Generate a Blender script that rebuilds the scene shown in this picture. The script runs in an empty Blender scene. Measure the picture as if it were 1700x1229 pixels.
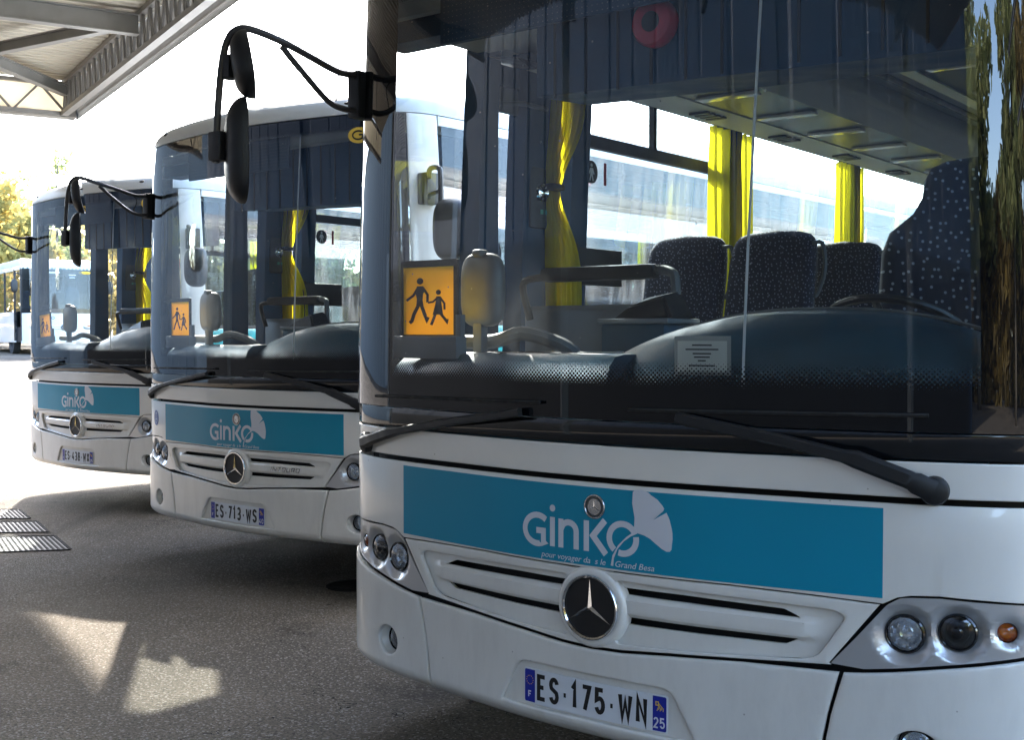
import bpy, bmesh, math, random
from mathutils import Vector, Matrix
from math import sin, cos, pi, radians, sqrt, atan2
random.seed(7)
SC = bpy.context.scene
COL = SC.collection
# ------------------------------------------------------------------ camera, sky, sun, exposure
cam = bpy.data.cameras.new('camera'); camo = bpy.data.objects.new('camera', cam); COL.objects.link(camo)
cam.sensor_fit = 'HORIZONTAL'; cam.sensor_width = 36; cam.lens = 2000 / 1700 * 36
cam.clip_start = .05; cam.clip_end = 900
camo.location = (0, 0, 1.55); camo.rotation_euler = (pi / 2 - .0282, 0, 0)
SC.camera = camo
SUN_AZ = (sin(radians(-12.5)), cos(radians(-12.5))); SUN_EL = radians(35.5)
W = bpy.data.worlds.new('World'); SC.world = W; W.use_nodes = True
nt = W.node_tree; bg = nt.nodes['Background']; sky = nt.nodes.new('ShaderNodeTexSky')
sky.sky_type = 'NISHITA'; sky.sun_disc = False; sky.sun_elevation = SUN_EL
sky.sun_rotation = atan2(SUN_AZ[0], SUN_AZ[1]); sky.dust_density = 1.4; sky.air_density = 1.0; sky.ozone_density = 1.0
nt.links.new(sky.outputs[0], bg.inputs[0]); bg.inputs[1].default_value = .15
sl = bpy.data.lights.new('sun', 'SUN'); sl.energy = 2.1; sl.angle = radians(.8); sl.color = (1, .94, .85)
so = bpy.data.objects.new('sun', sl); COL.objects.link(so)
ln = math.hypot(*SUN_AZ)
sdir = Vector((SUN_AZ[0] / ln * cos(SUN_EL), SUN_AZ[1] / ln * cos(SUN_EL), sin(SUN_EL)))
so.rotation_euler = sdir.to_track_quat('Z', 'Y').to_euler(); so.location = sdir * 60
SC.view_settings.view_transform = 'Standard'; SC.view_settings.look = 'None'
SC.view_settings.exposure = 3.82; SC.view_settings.gamma = 1
SC.cycles.transparent_max_bounces = 24; SC.cycles.max_bounces = 10; SC.cycles.glossy_bounces = 5

# ------------------------------------------------------------------ materials
M = {}
def nmat(name):
    m = bpy.data.materials.new(name); m.use_nodes = True; M[name] = m
    return m, m.node_tree, m.node_tree.nodes['Principled BSDF']
def mat(name, col, rough=.5, metal=0, coat=0, var=0, scale=8, bump=0, bscale=60, spec=.5, emit=None):
    m, t, b = nmat(name)
    b.inputs['Base Color'].default_value = (*col, 1); b.inputs['Roughness'].default_value = rough
    b.inputs['Metallic'].default_value = metal; b.inputs['Coat Weight'].default_value = coat
    b.inputs['Specular IOR Level'].default_value = spec; b.inputs['Coat Roughness'].default_value = .04
    tc = t.nodes.new('ShaderNodeTexCoord')
    if var:
        n = t.nodes.new('ShaderNodeTexNoise'); n.inputs['Scale'].default_value = scale; n.inputs['Detail'].default_value = 6
        t.links.new(tc.outputs['Object'], n.inputs['Vector'])
        r = t.nodes.new('ShaderNodeMapRange'); r.inputs[1].default_value = .3; r.inputs[2].default_value = .7
        r.inputs[3].default_value = 1 - var; r.inputs[4].default_value = 1 + var * .6
        t.links.new(n.outputs[0], r.inputs[0])
        x = t.nodes.new('ShaderNodeVectorMath'); x.operation = 'SCALE'; x.inputs[0].default_value = col
        t.links.new(r.outputs[0], x.inputs['Scale']); t.links.new(x.outputs[0], b.inputs['Base Color'])
        r2 = t.nodes.new('ShaderNodeMapRange'); r2.inputs[1].default_value = .3; r2.inputs[2].default_value = .7
        r2.inputs[3].default_value = max(.02, rough * (1 - var)); r2.inputs[4].default_value = min(1, rough * (1 + 1.5 * var))
        t.links.new(n.outputs[0], r2.inputs[0]); t.links.new(r2.outputs[0], b.inputs['Roughness'])
    if bump:
        n2 = t.nodes.new('ShaderNodeTexNoise'); n2.inputs['Scale'].default_value = bscale; n2.inputs['Detail'].default_value = 4
        t.links.new(tc.outputs['Object'], n2.inputs['Vector'])
        bp = t.nodes.new('ShaderNodeBump'); bp.inputs['Strength'].default_value = bump; bp.inputs['Distance'].default_value = .01
        t.links.new(n2.outputs[0], bp.inputs['Height']); t.links.new(bp.outputs[0], b.inputs['Normal'])
    if emit:
        b.inputs['Emission Color'].default_value = (*emit[0], 1); b.inputs['Emission Strength'].default_value = emit[1]
    return m
mat('white_paint', (.72, .705, .67), .32, coat=.6, var=.05, scale=3)
def grime(name, z0, z1, amt, col=(.17, .145, .115)):
    "road dirt that thickens towards the sills, in the coach's own height"
    t = M[name].node_tree; N = t.nodes; L = t.links; b = N['Principled BSDF']; src = b.inputs['Base Color'].links[0].from_socket
    g = N.new('ShaderNodeNewGeometry'); sx = N.new('ShaderNodeSeparateXYZ'); L.new(g.outputs['Position'], sx.inputs[0])
    r = N.new('ShaderNodeMapRange'); r.inputs[1].default_value = z1; r.inputs[2].default_value = z0; r.inputs[3].default_value = .05; r.inputs[4].default_value = 1; L.new(sx.outputs[2], r.inputs[0])
    mp = N.new('ShaderNodeMapping'); mp.inputs['Scale'].default_value = (7, 7, 2.2); L.new(g.outputs['Position'], mp.inputs[0])
    n = N.new('ShaderNodeTexNoise'); n.inputs['Scale'].default_value = 1.7; n.inputs['Detail'].default_value = 9; n.inputs['Roughness'].default_value = .68; L.new(mp.outputs[0], n.inputs[0])
    r2 = N.new('ShaderNodeMapRange'); r2.inputs[1].default_value = .44; r2.inputs[2].default_value = .78; r2.inputs[3].default_value = 0; r2.inputs[4].default_value = amt; L.new(n.outputs[0], r2.inputs[0])
    v = N.new('ShaderNodeTexVoronoi'); v.inputs['Scale'].default_value = 34; L.new(g.outputs['Position'], v.inputs['Vector'])
    sp = N.new('ShaderNodeSeparateColor'); L.new(v.outputs['Color'], sp.inputs[0])
    c1 = N.new('ShaderNodeMath'); c1.operation = 'LESS_THAN'; c1.inputs[1].default_value = .10; L.new(v.outputs['Distance'], c1.inputs[0])
    c2 = N.new('ShaderNodeMath'); c2.operation = 'LESS_THAN'; c2.inputs[1].default_value = .05; L.new(sp.outputs[0], c2.inputs[0])
    c3 = N.new('ShaderNodeMath'); c3.operation = 'MULTIPLY'; L.new(c1.outputs[0], c3.inputs[0]); L.new(c2.outputs[0], c3.inputs[1])
    m = N.new('ShaderNodeMath'); m.operation = 'MULTIPLY'; L.new(r.outputs[0], m.inputs[0]); L.new(r2.outputs[0], m.inputs[1])
    m2 = N.new('ShaderNodeMath'); m2.operation = 'MULTIPLY_ADD'; m2.inputs[1].default_value = .55; m2.use_clamp = True; L.new(c3.outputs[0], m2.inputs[0]); L.new(m.outputs[0], m2.inputs[2])
    x = N.new('ShaderNodeMix'); x.data_type = 'RGBA'; L.new(m2.outputs[0], x.inputs[0]); L.new(src, x.inputs[6]); x.inputs[7].default_value = (*col, 1); L.new(x.outputs[2], b.inputs['Base Color'])
grime('white_paint', .32, 1.15, .20)
mat('roof_white', (.60, .62, .62), .45, var=.08, scale=3)
mat('teal_film', (.0, .245, .385), .40, coat=.05, var=.03, scale=3, spec=.35)
mat('teal_paint', (.0, .30, .34), .3, coat=.3)
mat('film_white', (.62, .64, .70), .4)
mat('gap_black', (.006, .006, .007), .6)
mat('gloss_black', (.006, .007, .009), .06, coat=.3)
mat('satin_black', (.009, .010, .012), .48, var=.15, scale=20)
mat('black_plastic', (.022, .023, .025), .42, var=.25, scale=15, bump=.05, bscale=300)
mat('arm_grey', (.045, .043, .045), .42, var=.2, scale=15)
mat('chrome', (.78, .8, .83), .08, metal=1)
mat('satin_chrome', (.55, .57, .6), .25, metal=1)
mat('lamp_silver', (.55, .56, .58), .30, metal=.6, coat=.5)
mat('amber', (.75, .20, .01), .25, coat=.5)
mat('reflector', (.85, .88, .93), .13, metal=.82, coat=.8)
mat('dark_grey', (.05, .055, .06), .6, var=.2)
mat('dash', (.012, .058, .095), .45, var=.2, scale=12, bump=.08, bscale=400)
mat('inner_navy', (.004, .040, .090), .6, var=.2, scale=6)
mat('inner_grey', (.12, .135, .145), .6, var=.12, scale=5)
mat('inner_light', (.34, .35, .34), .5, var=.08, scale=5)
mat('inner_dark_gloss', (.012, .018, .026), .38)
mat('steel_grey', (.20, .22, .24), .35, metal=.4, var=.1)
mat('sign_yellow', (.92, .50, .01), .45)
mat('mirror_shell', (.11, .12, .13), .4, var=.15, scale=15)
mat('added_shed_grey', (.13, .145, .152), .5, var=.06, scale=1)
mat('label_yellow', (.70, .45, .06), .5)
mat('ink_black', (.008, .008, .009), .5)
mat('paper', (.62, .62, .58), .7)
mat('red_plastic', (.42, .01, .03), .3, coat=.3)
mat('plate_white', (.66, .69, .74), .35)
mat('plate_blue', (.008, .02, .30), .35)
mat('sticker_blue', (.03, .10, .36), .4)
mat('pale_blue', (.35, .5, .75), .4)
mat('rubber', (.018, .018, .018), .8, var=.3, scale=30, bump=.3, bscale=80)
mat('mirror_glass', (.75, .8, .8), .02, metal=1)
mat('steel_galv', (.24, .235, .22), .5, metal=.35, var=.22, scale=4)
mat('steel_paint', (.21, .20, .185), .55, var=.15, scale=5)
mat('deck_cream', (.47, .43, .35), .55, var=.12, scale=3)
mat('hall_blue', (.005, .014, .031), .6, var=.1, scale=2)
mat('bark', (.10, .085, .06), .9, var=.5, scale=12, bump=.8, bscale=20)
mat('cast_iron', (.013, .012, .011), .9, var=.3, scale=25, bump=.2, bscale=60, spec=.05)
mat('cream_wall', (.55, .48, .36), .8, var=.08, scale=2)
mat('strip_light', (.5, .5, .48), .2)
mat('green_led', (.05, .3, .2), .4)

def glass(name, tint, boost=1.9, rough=0.0, dirt=.06, dcol=(.5, .53, .55), frit=False, streak=False):
    m, t, b = nmat(name); N = t.nodes; L = t.links
    out = N['Material Output']
    tr = N.new('ShaderNodeBsdfTransparent'); tr.inputs[0].default_value = (*tint, 1)
    gl = N.new('ShaderNodeBsdfGlossy'); gl.inputs['Roughness'].default_value = rough; gl.inputs[0].default_value = (.93, .95, 1, 1)
    fr = N.new('ShaderNodeFresnel'); fr.inputs[0].default_value = 1.5
    mu = N.new('ShaderNodeMath'); mu.operation = 'MULTIPLY'; mu.inputs[1].default_value = boost; mu.use_clamp = True
    L.new(fr.outputs[0], mu.inputs[0])
    df = N.new('ShaderNodeBsdfDiffuse'); df.inputs[0].default_value = (*dcol, 1)
    tl = N.new('ShaderNodeBsdfTranslucent'); tl.inputs[0].default_value = (*dcol, 1)
    dm = N.new('ShaderNodeMixShader'); L.new(df.outputs[0], dm.inputs[1]); L.new(tl.outputs[0], dm.inputs[2])
    tc = N.new('ShaderNodeTexCoord')
    mp = N.new('ShaderNodeMapping'); mp.inputs['Scale'].default_value = (9, 9, 1.1) if streak else (3, 3, 1.6)
    L.new(tc.outputs['Object'], mp.inputs[0])
    n = N.new('ShaderNodeTexNoise'); n.inputs['Scale'].default_value = 1.6; n.inputs['Detail'].default_value = 7; n.inputs['Roughness'].default_value = .65
    L.new(mp.outputs[0], n.inputs[0])
    r = N.new('ShaderNodeMapRange'); r.inputs[1].default_value = .42; r.inputs[2].default_value = .78; r.inputs[3].default_value = dirt * .35; r.inputs[4].default_value = dirt * 3
    L.new(n.outputs[0], r.inputs[0])
    # small specks of dried rain
    v = N.new('ShaderNodeTexVoronoi'); v.inputs['Scale'].default_value = 26; L.new(tc.outputs['Object'], v.inputs['Vector'])
    ls = N.new('ShaderNodeMath'); ls.operation = 'LESS_THAN'; ls.inputs[1].default_value = .085 if frit else .05; L.new(v.outputs['Distance'], ls.inputs[0])
    sep = N.new('ShaderNodeSeparateColor'); L.new(v.outputs['Color'], sep.inputs[0])
    l2 = N.new('ShaderNodeMath'); l2.operation = 'LESS_THAN'; l2.inputs[1].default_value = .22; L.new(sep.outputs[0], l2.inputs[0])
    sm = N.new('ShaderNodeMath'); sm.operation = 'MULTIPLY'; L.new(ls.outputs[0], sm.inputs[0]); L.new(l2.outputs[0], sm.inputs[1])
    s3 = N.new('ShaderNodeMath'); s3.operation = 'MULTIPLY_ADD'; s3.inputs[1].default_value = .5; s3.use_clamp = True
    L.new(sm.outputs[0], s3.inputs[0]); L.new(r.outputs[0], s3.inputs[2])
    m1 = N.new('ShaderNodeMixShader'); L.new(s3.outputs[0], m1.inputs[0]); L.new(tr.outputs[0], m1.inputs[1]); L.new(dm.outputs[0], m1.inputs[2])
    base = m1
    if frit:      # black ceramic border with a fading dot screen, drawn from the pane's own u, z coordinates
        at = N.new('ShaderNodeAttribute'); at.attribute_name = 'uz'
        sx = N.new('ShaderNodeSeparateXYZ'); L.new(at.outputs['Vector'], sx.inputs[0])
        def mth(op, a, bb=None, c=None, cl=False):
            k = N.new('ShaderNodeMath'); k.operation = op; k.use_clamp = cl
            for i, q in enumerate((a, bb, c)):
                if q is None: continue
                if isinstance(q, (int, float)): k.inputs[i].default_value = q
                else: L.new(q, k.inputs[i])
            return k.outputs[0]
        U, Z = sx.outputs[0], sx.outputs[1]
        p = .0095
        a = mth('MULTIPLY', mth('ADD', U, Z), .7071 / p); c = mth('MULTIPLY', mth('SUBTRACT', U, Z), .7071 / p)
        fa = mth('SUBTRACT', mth('FRACT', a), .5); fc = mth('SUBTRACT', mth('FRACT', c), .5)
        d = mth('SQRT', mth('ADD', mth('MULTIPLY', fa, fa), mth('MULTIPLY', fc, fc)))
        au = mth('ABSOLUTE', U)
        # solid level: 1 in the border, 0 inside the dot zone, clear beyond
        k1 = mth('MAXIMUM', mth('DIVIDE', mth('SUBTRACT', 1.395, Z), .09), mth('DIVIDE', mth('SUBTRACT', Z, 2.755), .05))
        lev = mth('MULTIPLY', mth('ADD', k1, 1.0), .74)
        dots = mth('LESS_THAN', d, lev)
        full = mth('GREATER_THAN', lev, .72)
        edge = mth('MAXIMUM', mth('GREATER_THAN', U, 1.106), mth('LESS_THAN', U, -.932))
        fm = mth('MAXIMUM', mth('MAXIMUM', dots, full), edge)
        fd = N.new('ShaderNodeBsdfDiffuse'); fd.inputs[0].default_value = (.004, .005, .007, 1)
        m3 = N.new('ShaderNodeMixShader'); L.new(fm, m3.inputs[0]); L.new(m1.outputs[0], m3.inputs[1]); L.new(fd.outputs[0], m3.inputs[2])
        base = m3
    m2 = N.new('ShaderNodeMixShader'); L.new(mu.outputs[0], m2.inputs[0]); L.new(base.outputs[0], m2.inputs[1]); L.new(gl.outputs[0], m2.inputs[2])
    L.new(m2.outputs[0], out.inputs[0]); N.remove(b)
    return m
glass('windscreen_glass', (.90, .94, .94), 1.3, dirt=.028, frit=True)
glass('side_glass', (.66, .76, .76), 2.0, dirt=.11, streak=True)
glass('driver_side_glass', (.38, .48, .54), 1.25, dirt=.012, streak=True)
glass('clear_glass', (.9, .93, .93), 1.8, dirt=.01)

def curtain_mat():
    m, t, b = nmat('curtain'); N = t.nodes; L = t.links
    df = N.new('ShaderNodeBsdfDiffuse'); df.inputs[0].default_value = (.36, .33, .045, 1)
    tl = N.new('ShaderNodeBsdfTranslucent'); tl.inputs[0].default_value = (.92, .80, .015, 1)
    mx = N.new('ShaderNodeMixShader'); mx.inputs[0].default_value = .5
    L.new(df.outputs[0], mx.inputs[1]); L.new(tl.outputs[0], mx.inputs[2]); L.new(mx.outputs[0], N['Material Output'].inputs[0]); N.remove(b)
curtain_mat()

def film_mat(name, col, k=.5):
    m, t, b = nmat(name); N = t.nodes; L = t.links
    tl = N.new('ShaderNodeBsdfTranslucent'); tl.inputs[0].default_value = (*col, 1); b.inputs['Base Color'].default_value = (*col, 1); b.inputs['Roughness'].default_value = .4
    mx = N.new('ShaderNodeMixShader'); mx.inputs[0].default_value = k
    L.new(b.outputs[0], mx.inputs[1]); L.new(tl.outputs[0], mx.inputs[2]); L.new(mx.outputs[0], N['Material Output'].inputs[0])
film_mat('backlit_yellow', (.95, .62, .012), .32)
def speckle_mat(name, base, spot, scale, thr, prob=1.0):
    m, t, b = nmat(name); N = t.nodes; L = t.links
    tc = N.new('ShaderNodeTexCoord'); v = N.new('ShaderNodeTexVoronoi'); v.inputs['Scale'].default_value = scale
    v.inputs['Randomness'].default_value = .75
    at = N.new('ShaderNodeAttribute'); at.attribute_name = 'uz'; v.voronoi_dimensions = '2D'
    L.new(at.outputs['Vector'], v.inputs['Vector'])
    ls = N.new('ShaderNodeMath'); ls.operation = 'LESS_THAN'; ls.inputs[1].default_value = thr; L.new(v.outputs['Distance'], ls.inputs[0])
    mx = N.new('ShaderNodeMix'); mx.data_type = 'RGBA'; L.new(ls.outputs[0], mx.inputs[0])
    mx.inputs[6].default_value = (*base, 1); mx.inputs[7].default_value = (*spot, 1); L.new(mx.outputs[2], b.inputs['Base Color'])
    b.inputs['Roughness'].default_value = .95; b.inputs['Sheen Weight'].default_value = .35; b.inputs['Sheen Roughness'].default_value = .5
speckle_mat('seat_fabric', (.010, .014, .032), (.22, .24, .32), 48, .17)
speckle_mat('driver_fabric', (.010, .020, .045), (.36, .42, .50), 27, .15)
speckle_mat('floral_fabric', (.30, .27, .22), (.08, .10, .08), 30, .3)

def asphalt():
    m, t, b = nmat('asphalt'); N = t.nodes; L = t.links
    g = N.new('ShaderNodeNewGeometry')
    def noise(s, d=6, r=.55):
        n = N.new('ShaderNodeTexNoise'); n.inputs['Scale'].default_value = s; n.inputs['Detail'].default_value = d; n.inputs['Roughness'].default_value = r
        L.new(g.outputs['Position'], n.inputs['Vector']); return n
    big = noise(.55, 7, .6); fine = noise(70, 3, .7)
    v = N.new('ShaderNodeTexVoronoi'); v.inputs['Scale'].default_value = 120; L.new(g.outputs['Position'], v.inputs['Vector'])
    cr = N.new('ShaderNodeValToRGB'); e = cr.color_ramp.elements
    e[0].position = .34; e[0].color = (.058, .050, .041, 1); e[1].position = .68; e[1].color = (.102, .088, .072, 1)
    L.new(big.outputs[0], cr.inputs[0])
    c2 = N.new('ShaderNodeValToRGB'); e = c2.color_ramp.elements
    e[0].position = .33; e[0].color = (.5, .5, .5, 1); e[1].position = .68; e[1].color = (1.65, 1.62, 1.55, 1)
    L.new(fine.outputs[0], c2.inputs[0])
    mx = N.new('ShaderNodeMix'); mx.data_type = 'RGBA'; mx.blend_type = 'MULTIPLY'; mx.inputs[0].default_value = 1
    L.new(cr.outputs[0], mx.inputs[6]); L.new(c2.outputs[0], mx.inputs[7])
    # pale stones in the surface
    sc = N.new('ShaderNodeSeparateColor'); L.new(v.outputs['Color'], sc.inputs[0])
    gt = N.new('ShaderNodeMath'); gt.operation = 'GREATER_THAN'; gt.inputs[1].default_value = .90; L.new(sc.outputs[0], gt.inputs[0])
    m2 = N.new('ShaderNodeMix'); m2.data_type = 'RGBA'; L.new(gt.outputs[0], m2.inputs[0]); L.new(mx.outputs[2], m2.inputs[6]); m2.inputs[7].default_value = (.17, .155, .135, 1)
    # oil drips and old stains
    st = noise(1.3, 8, .62); s2 = N.new('ShaderNodeMapRange'); s2.inputs[1].default_value = .60; s2.inputs[2].default_value = .70; s2.inputs[3].default_value = 0; s2.inputs[4].default_value = .62; L.new(st.outputs[0], s2.inputs[0])
    m4 = N.new('ShaderNodeMix'); m4.data_type = 'RGBA'; L.new(s2.outputs[0], m4.inputs[0]); L.new(m2.outputs[2], m4.inputs[6]); m4.inputs[7].default_value = (.016, .014, .012, 1)
    # a pale worn trace and tyre-polished streaks
    mp = N.new('ShaderNodeMapping'); mp.inputs['Rotation'].default_value = (0, 0, radians(-38)); mp.inputs['Scale'].default_value = (2.6, .12, 1); L.new(g.outputs['Position'], mp.inputs[0])
    ty = N.new('ShaderNodeTexNoise'); ty.inputs['Scale'].default_value = 1.0; ty.inputs['Detail'].default_value = 5; L.new(mp.outputs[0], ty.inputs[0])
    s5 = N.new('ShaderNodeMapRange'); s5.inputs[1].default_value = .56; s5.inputs[2].default_value = .74; s5.inputs[3].default_value = 0; s5.inputs[4].default_value = .5; L.new(ty.outputs[0], s5.inputs[0])
    m6 = N.new('ShaderNodeMix'); m6.data_type = 'RGBA'; L.new(s5.outputs[0], m6.inputs[0]); L.new(m4.outputs[2], m6.inputs[6]); m6.inputs[7].default_value = (.026, .023, .020, 1)
    # fine cracks
    vc = N.new('ShaderNodeTexVoronoi'); vc.feature = 'DISTANCE_TO_EDGE'; vc.inputs['Scale'].default_value = .55
    wn = noise(2.2, 4, .6); ad = N.new('ShaderNodeVectorMath'); ad.operation = 'ADD'; L.new(g.outputs['Position'], ad.inputs[0]); L.new(wn.outputs[1], ad.inputs[1]); L.new(ad.outputs[0], vc.inputs['Vector'])
    lc = N.new('ShaderNodeMath'); lc.operation = 'LESS_THAN'; lc.inputs[1].default_value = .0013; L.new(vc.outputs['Distance'], lc.inputs[0])
    m7 = N.new('ShaderNodeMix'); m7.data_type = 'RGBA'; L.new(lc.outputs[0], m7.inputs[0]); L.new(m6.outputs[2], m7.inputs[6]); m7.inputs[7].default_value = (.012, .011, .010, 1)
    L.new(m7.outputs[2], b.inputs['Base Color'])
    b.inputs['Roughness'].default_value = .85; b.inputs['Specular IOR Level'].default_value = .04
    bp = N.new('ShaderNodeBump'); bp.inputs['Strength'].default_value = .55; bp.inputs['Distance'].default_value = .006
    L.new(v.outputs['Distance'], bp.inputs['Height']); L.new(bp.outputs[0], b.inputs['Normal'])
asphalt()

def leaf_mat(name, c1, c2):
    m, t, b = nmat(name); N = t.nodes; L = t.links
    oi = N.new('ShaderNodeNewGeometry'); n = N.new('ShaderNodeTexNoise'); n.inputs['Scale'].default_value = .9; n.inputs['Detail'].default_value = 5
    L.new(oi.outputs['Position'], n.inputs['Vector'])
    cr = N.new('ShaderNodeValToRGB'); cr.color_ramp.elements[0].position = .38; cr.color_ramp.elements[0].color = (*c1, 1)
    cr.color_ramp.elements[1].position = .62; cr.color_ramp.elements[1].color = (*c2, 1); L.new(n.outputs[0], cr.inputs[0])
    tl = N.new('ShaderNodeBsdfTranslucent'); df = N.new('ShaderNodeBsdfDiffuse'); L.new(cr.outputs[0], tl.inputs[0]); L.new(cr.outputs[0], df.inputs[0])
    mx = N.new('ShaderNodeMixShader'); mx.inputs[0].default_value = .55; L.new(df.outputs[0], mx.inputs[1]); L.new(tl.outputs[0], mx.inputs[2])
    L.new(mx.outputs[0], N['Material Output'].inputs[0]); N.remove(b)
leaf_mat('leaf_yellow', (.44, .31, .08), (.28, .26, .10))
leaf_mat('leaf_green', (.24, .28, .12), (.36, .36, .16))
leaf_mat('leaf_brown', (.20, .16, .08), (.32, .24, .08))

# ------------------------------------------------------------------ object helpers
def finish(me, mt, sharp=35):
    me.materials.append(M[mt] if isinstance(mt, str) else mt)
    for p in me.polygons: p.use_smooth = True
    if sharp: me.set_sharp_from_angle(angle=radians(sharp))
def obj(name, bm, mt, parent=None, sharp=35, label=None):
    me = bpy.data.meshes.new(name); bm.to_mesh(me); bm.free(); finish(me, mt, sharp)
    o = bpy.data.objects.new(name, me); COL.objects.link(o); o.parent = parent
    if label: o['label'] = label
    return o
def empty(name, loc=(0, 0, 0), rz=0, parent=None):
    o = bpy.data.objects.new(name, None); COL.objects.link(o); o.location = loc; o.rotation_euler = (0, 0, rz); o.parent = parent
    o.empty_display_size = .3
    return o
def tag(o, label=None, cat=None, group=None, kind=None):
    if label: o['label'] = label
    if cat: o['category'] = cat
    if group: o['group'] = group
    if kind: o['kind'] = kind
    return o
def kids(o): return [c for c in bpy.data.objects if c.parent == o]
def copy_tree(o, parent=None, skip=()):
    c = o.copy(); COL.objects.link(c); c.parent = parent
    for ch in kids(o):
        if ch.name.split('.')[0] not in skip: copy_tree(ch, c, skip)
    return c
def bm_new(): return bmesh.new()
def box(bm, x0, x1, y0, y1, z0, z1, bev=0, rot=None, piv=None):
    m = Matrix.Translation(((x0 + x1) / 2, (y0 + y1) / 2, (z0 + z1) / 2)) @ Matrix.Diagonal((abs(x1 - x0), abs(y1 - y0), abs(z1 - z0), 1))
    r = bmesh.ops.create_cube(bm, size=1, matrix=m); vs = r['verts']
    if bev:
        es = list({e for v in vs for e in v.link_edges})
        bb = bmesh.ops.bevel(bm, geom=es, offset=bev, segments=2, affect='EDGES', profile=.6); vs = list({v for f in bb['faces'] for v in f.verts} | {v for v in vs if v.is_valid})
    if rot is not None:
        bmesh.ops.rotate(bm, verts=vs, cent=piv or ((x0 + x1) / 2, (y0 + y1) / 2, (z0 + z1) / 2), matrix=rot)
    return vs
def tube(bm, pts, r, n=10, closed=False, sub=0):
    pts = [Vector(p) for p in pts]
    if sub:
        P = pts; out = []; k = len(P)
        for i in range(k if closed else k - 1):
            p0 = P[(i - 1) % k] if closed or i > 0 else P[0] * 2 - P[1]; p1 = P[i]; p2 = P[(i + 1) % k]
            p3 = P[(i + 2) % k] if closed or i + 2 < k else P[-1] * 2 - P[-2]
            for j in range(sub):
                t = j / sub; out.append(.5 * ((2 * p1) + (p2 - p0) * t + (2 * p0 - 5 * p1 + 4 * p2 - p3) * t * t + (3 * p1 - p0 - 3 * p2 + p3) * t ** 3))
        if not closed: out.append(P[-1])
        pts = out
    k = len(pts); rings = []; up = None
    for i, p in enumerate(pts):
        a = pts[i - 1] if (i or closed) else pts[0]; b = pts[(i + 1) % k] if (i < k - 1 or closed) else pts[-1]
        d = (b - a).normalized()
        if up is None: up = d.orthogonal().normalized()
        up = (up - d * up.dot(d)).normalized(); s = d.cross(up)
        rr = r(i / (k - 1)) if callable(r) else r
        rings.append([bm.verts.new(p + (up * cos(2 * pi * j / n) + s * sin(2 * pi * j / n)) * rr) for j in range(n)])
    for i in range(k if closed else k - 1):
        A, B = rings[i], rings[(i + 1) % k]
        for j in range(n): bm.faces.new((A[j], A[(j + 1) % n], B[(j + 1) % n], B[j]))
    if not closed:
        bm.faces.new(rings[0][::-1]); bm.faces.new(rings[-1])
def lathe(bm, prof, c=(0, 0, 0), axis=(0, -1, 0), n=32, cap=True):
    "prof: (radius, height along axis)"
    ax = Vector(axis).normalized(); u = ax.orthogonal().normalized(); v = ax.cross(u); c = Vector(c); rings = []
    for r, h in prof:
        if r < 1e-6: rings.append([bm.verts.new(c + ax * h)])
        else: rings.append([bm.verts.new(c + ax * h + (u * cos(2 * pi * j / n) + v * sin(2 * pi * j / n)) * r) for j in range(n)])
    for A, B in zip(rings, rings[1:]):
        for j in range(n):
            k = (j + 1) % n
            if len(A) == 1 and len(B) == 1: continue
            if len(A) == 1: bm.faces.new((A[0], B[k], B[j]))
            elif len(B) == 1: bm.faces.new((A[j], A[k], B[0]))
            else: bm.faces.new((A[j], A[k], B[k], B[j]))
    if cap and len(rings[-1]) > 1: bm.faces.new(rings[-1])
def blob(bm, c, s, e=2.6, m=None, nu=20, nv=14):
    "superellipsoid"
    c = Vector(c); f = lambda w: math.copysign(abs(w) ** (2 / e), w); rows = []
    for i in range(nv + 1):
        th = -pi / 2 + pi * i / nv; row = []
        for j in range(nu):
            ph = 2 * pi * j / nu
            p = Vector((f(cos(th)) * f(cos(ph)) * s[0], f(cos(th)) * f(sin(ph)) * s[1], f(sin(th)) * s[2]))
            if m is not None: p = m @ p
            row.append(bm.verts.new(c + p))
        rows.append(row)
    for A, B in zip(rows, rows[1:]):
        for j in range(nu): bm.faces.new((A[j], A[(j + 1) % nu], B[(j + 1) % nu], B[j]))
    bmesh.ops.remove_doubles(bm, verts=[v for r in (rows[0], rows[-1]) for v in r], dist=1e-5)
def rnd(P, r, n=5):
    "round the corners of a closed polygon; r scalar or list"
    out = []; k = len(P)
    for i in range(k):
        p = Vector(P[i]); a = Vector(P[i - 1]); b = Vector(P[(i + 1) % k]); rr = r[i] if isinstance(r, (list, tuple)) else r
        if rr <= 0: out.append(tuple(p)); continue
        da = (a - p); db = (b - p); l = min(rr, da.length * .48, db.length * .48)
        s = p + da.normalized() * l; e = p + db.normalized() * l
        for j in range(n + 1):
            t = j / n; q = s * (1 - t) ** 2 + p * 2 * t * (1 - t) + e * t * t; out.append(tuple(q))
    return out
def circ(u, z, r, n=36, ry=None): return [(u + r * cos(2 * pi * i / n), z + (ry or r) * sin(2 * pi * i / n)) for i in range(n)]
def flat(loops, t=.004, bev=0.0, top=0.0, res=2):
    "2-D outline(s) with holes -> slab; front face at depth +top, thickness t. (x, y) = outline, z = depth"
    cu = bpy.data.curves.new('c', 'CURVE'); cu.dimensions = '2D'; cu.fill_mode = 'BOTH'
    for L in loops:
        s = cu.splines.new('POLY'); s.points.add(len(L) - 1)
        for i, p in enumerate(L): s.points[i].co = (p[0], p[1], 0, 1)
        s.use_cyclic_u = True
    cu.extrude = max(0, t / 2 - bev); cu.bevel_depth = bev; cu.bevel_resolution = 1; cu.offset = -bev
    return curve_bm(cu, top - t / 2)
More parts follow.
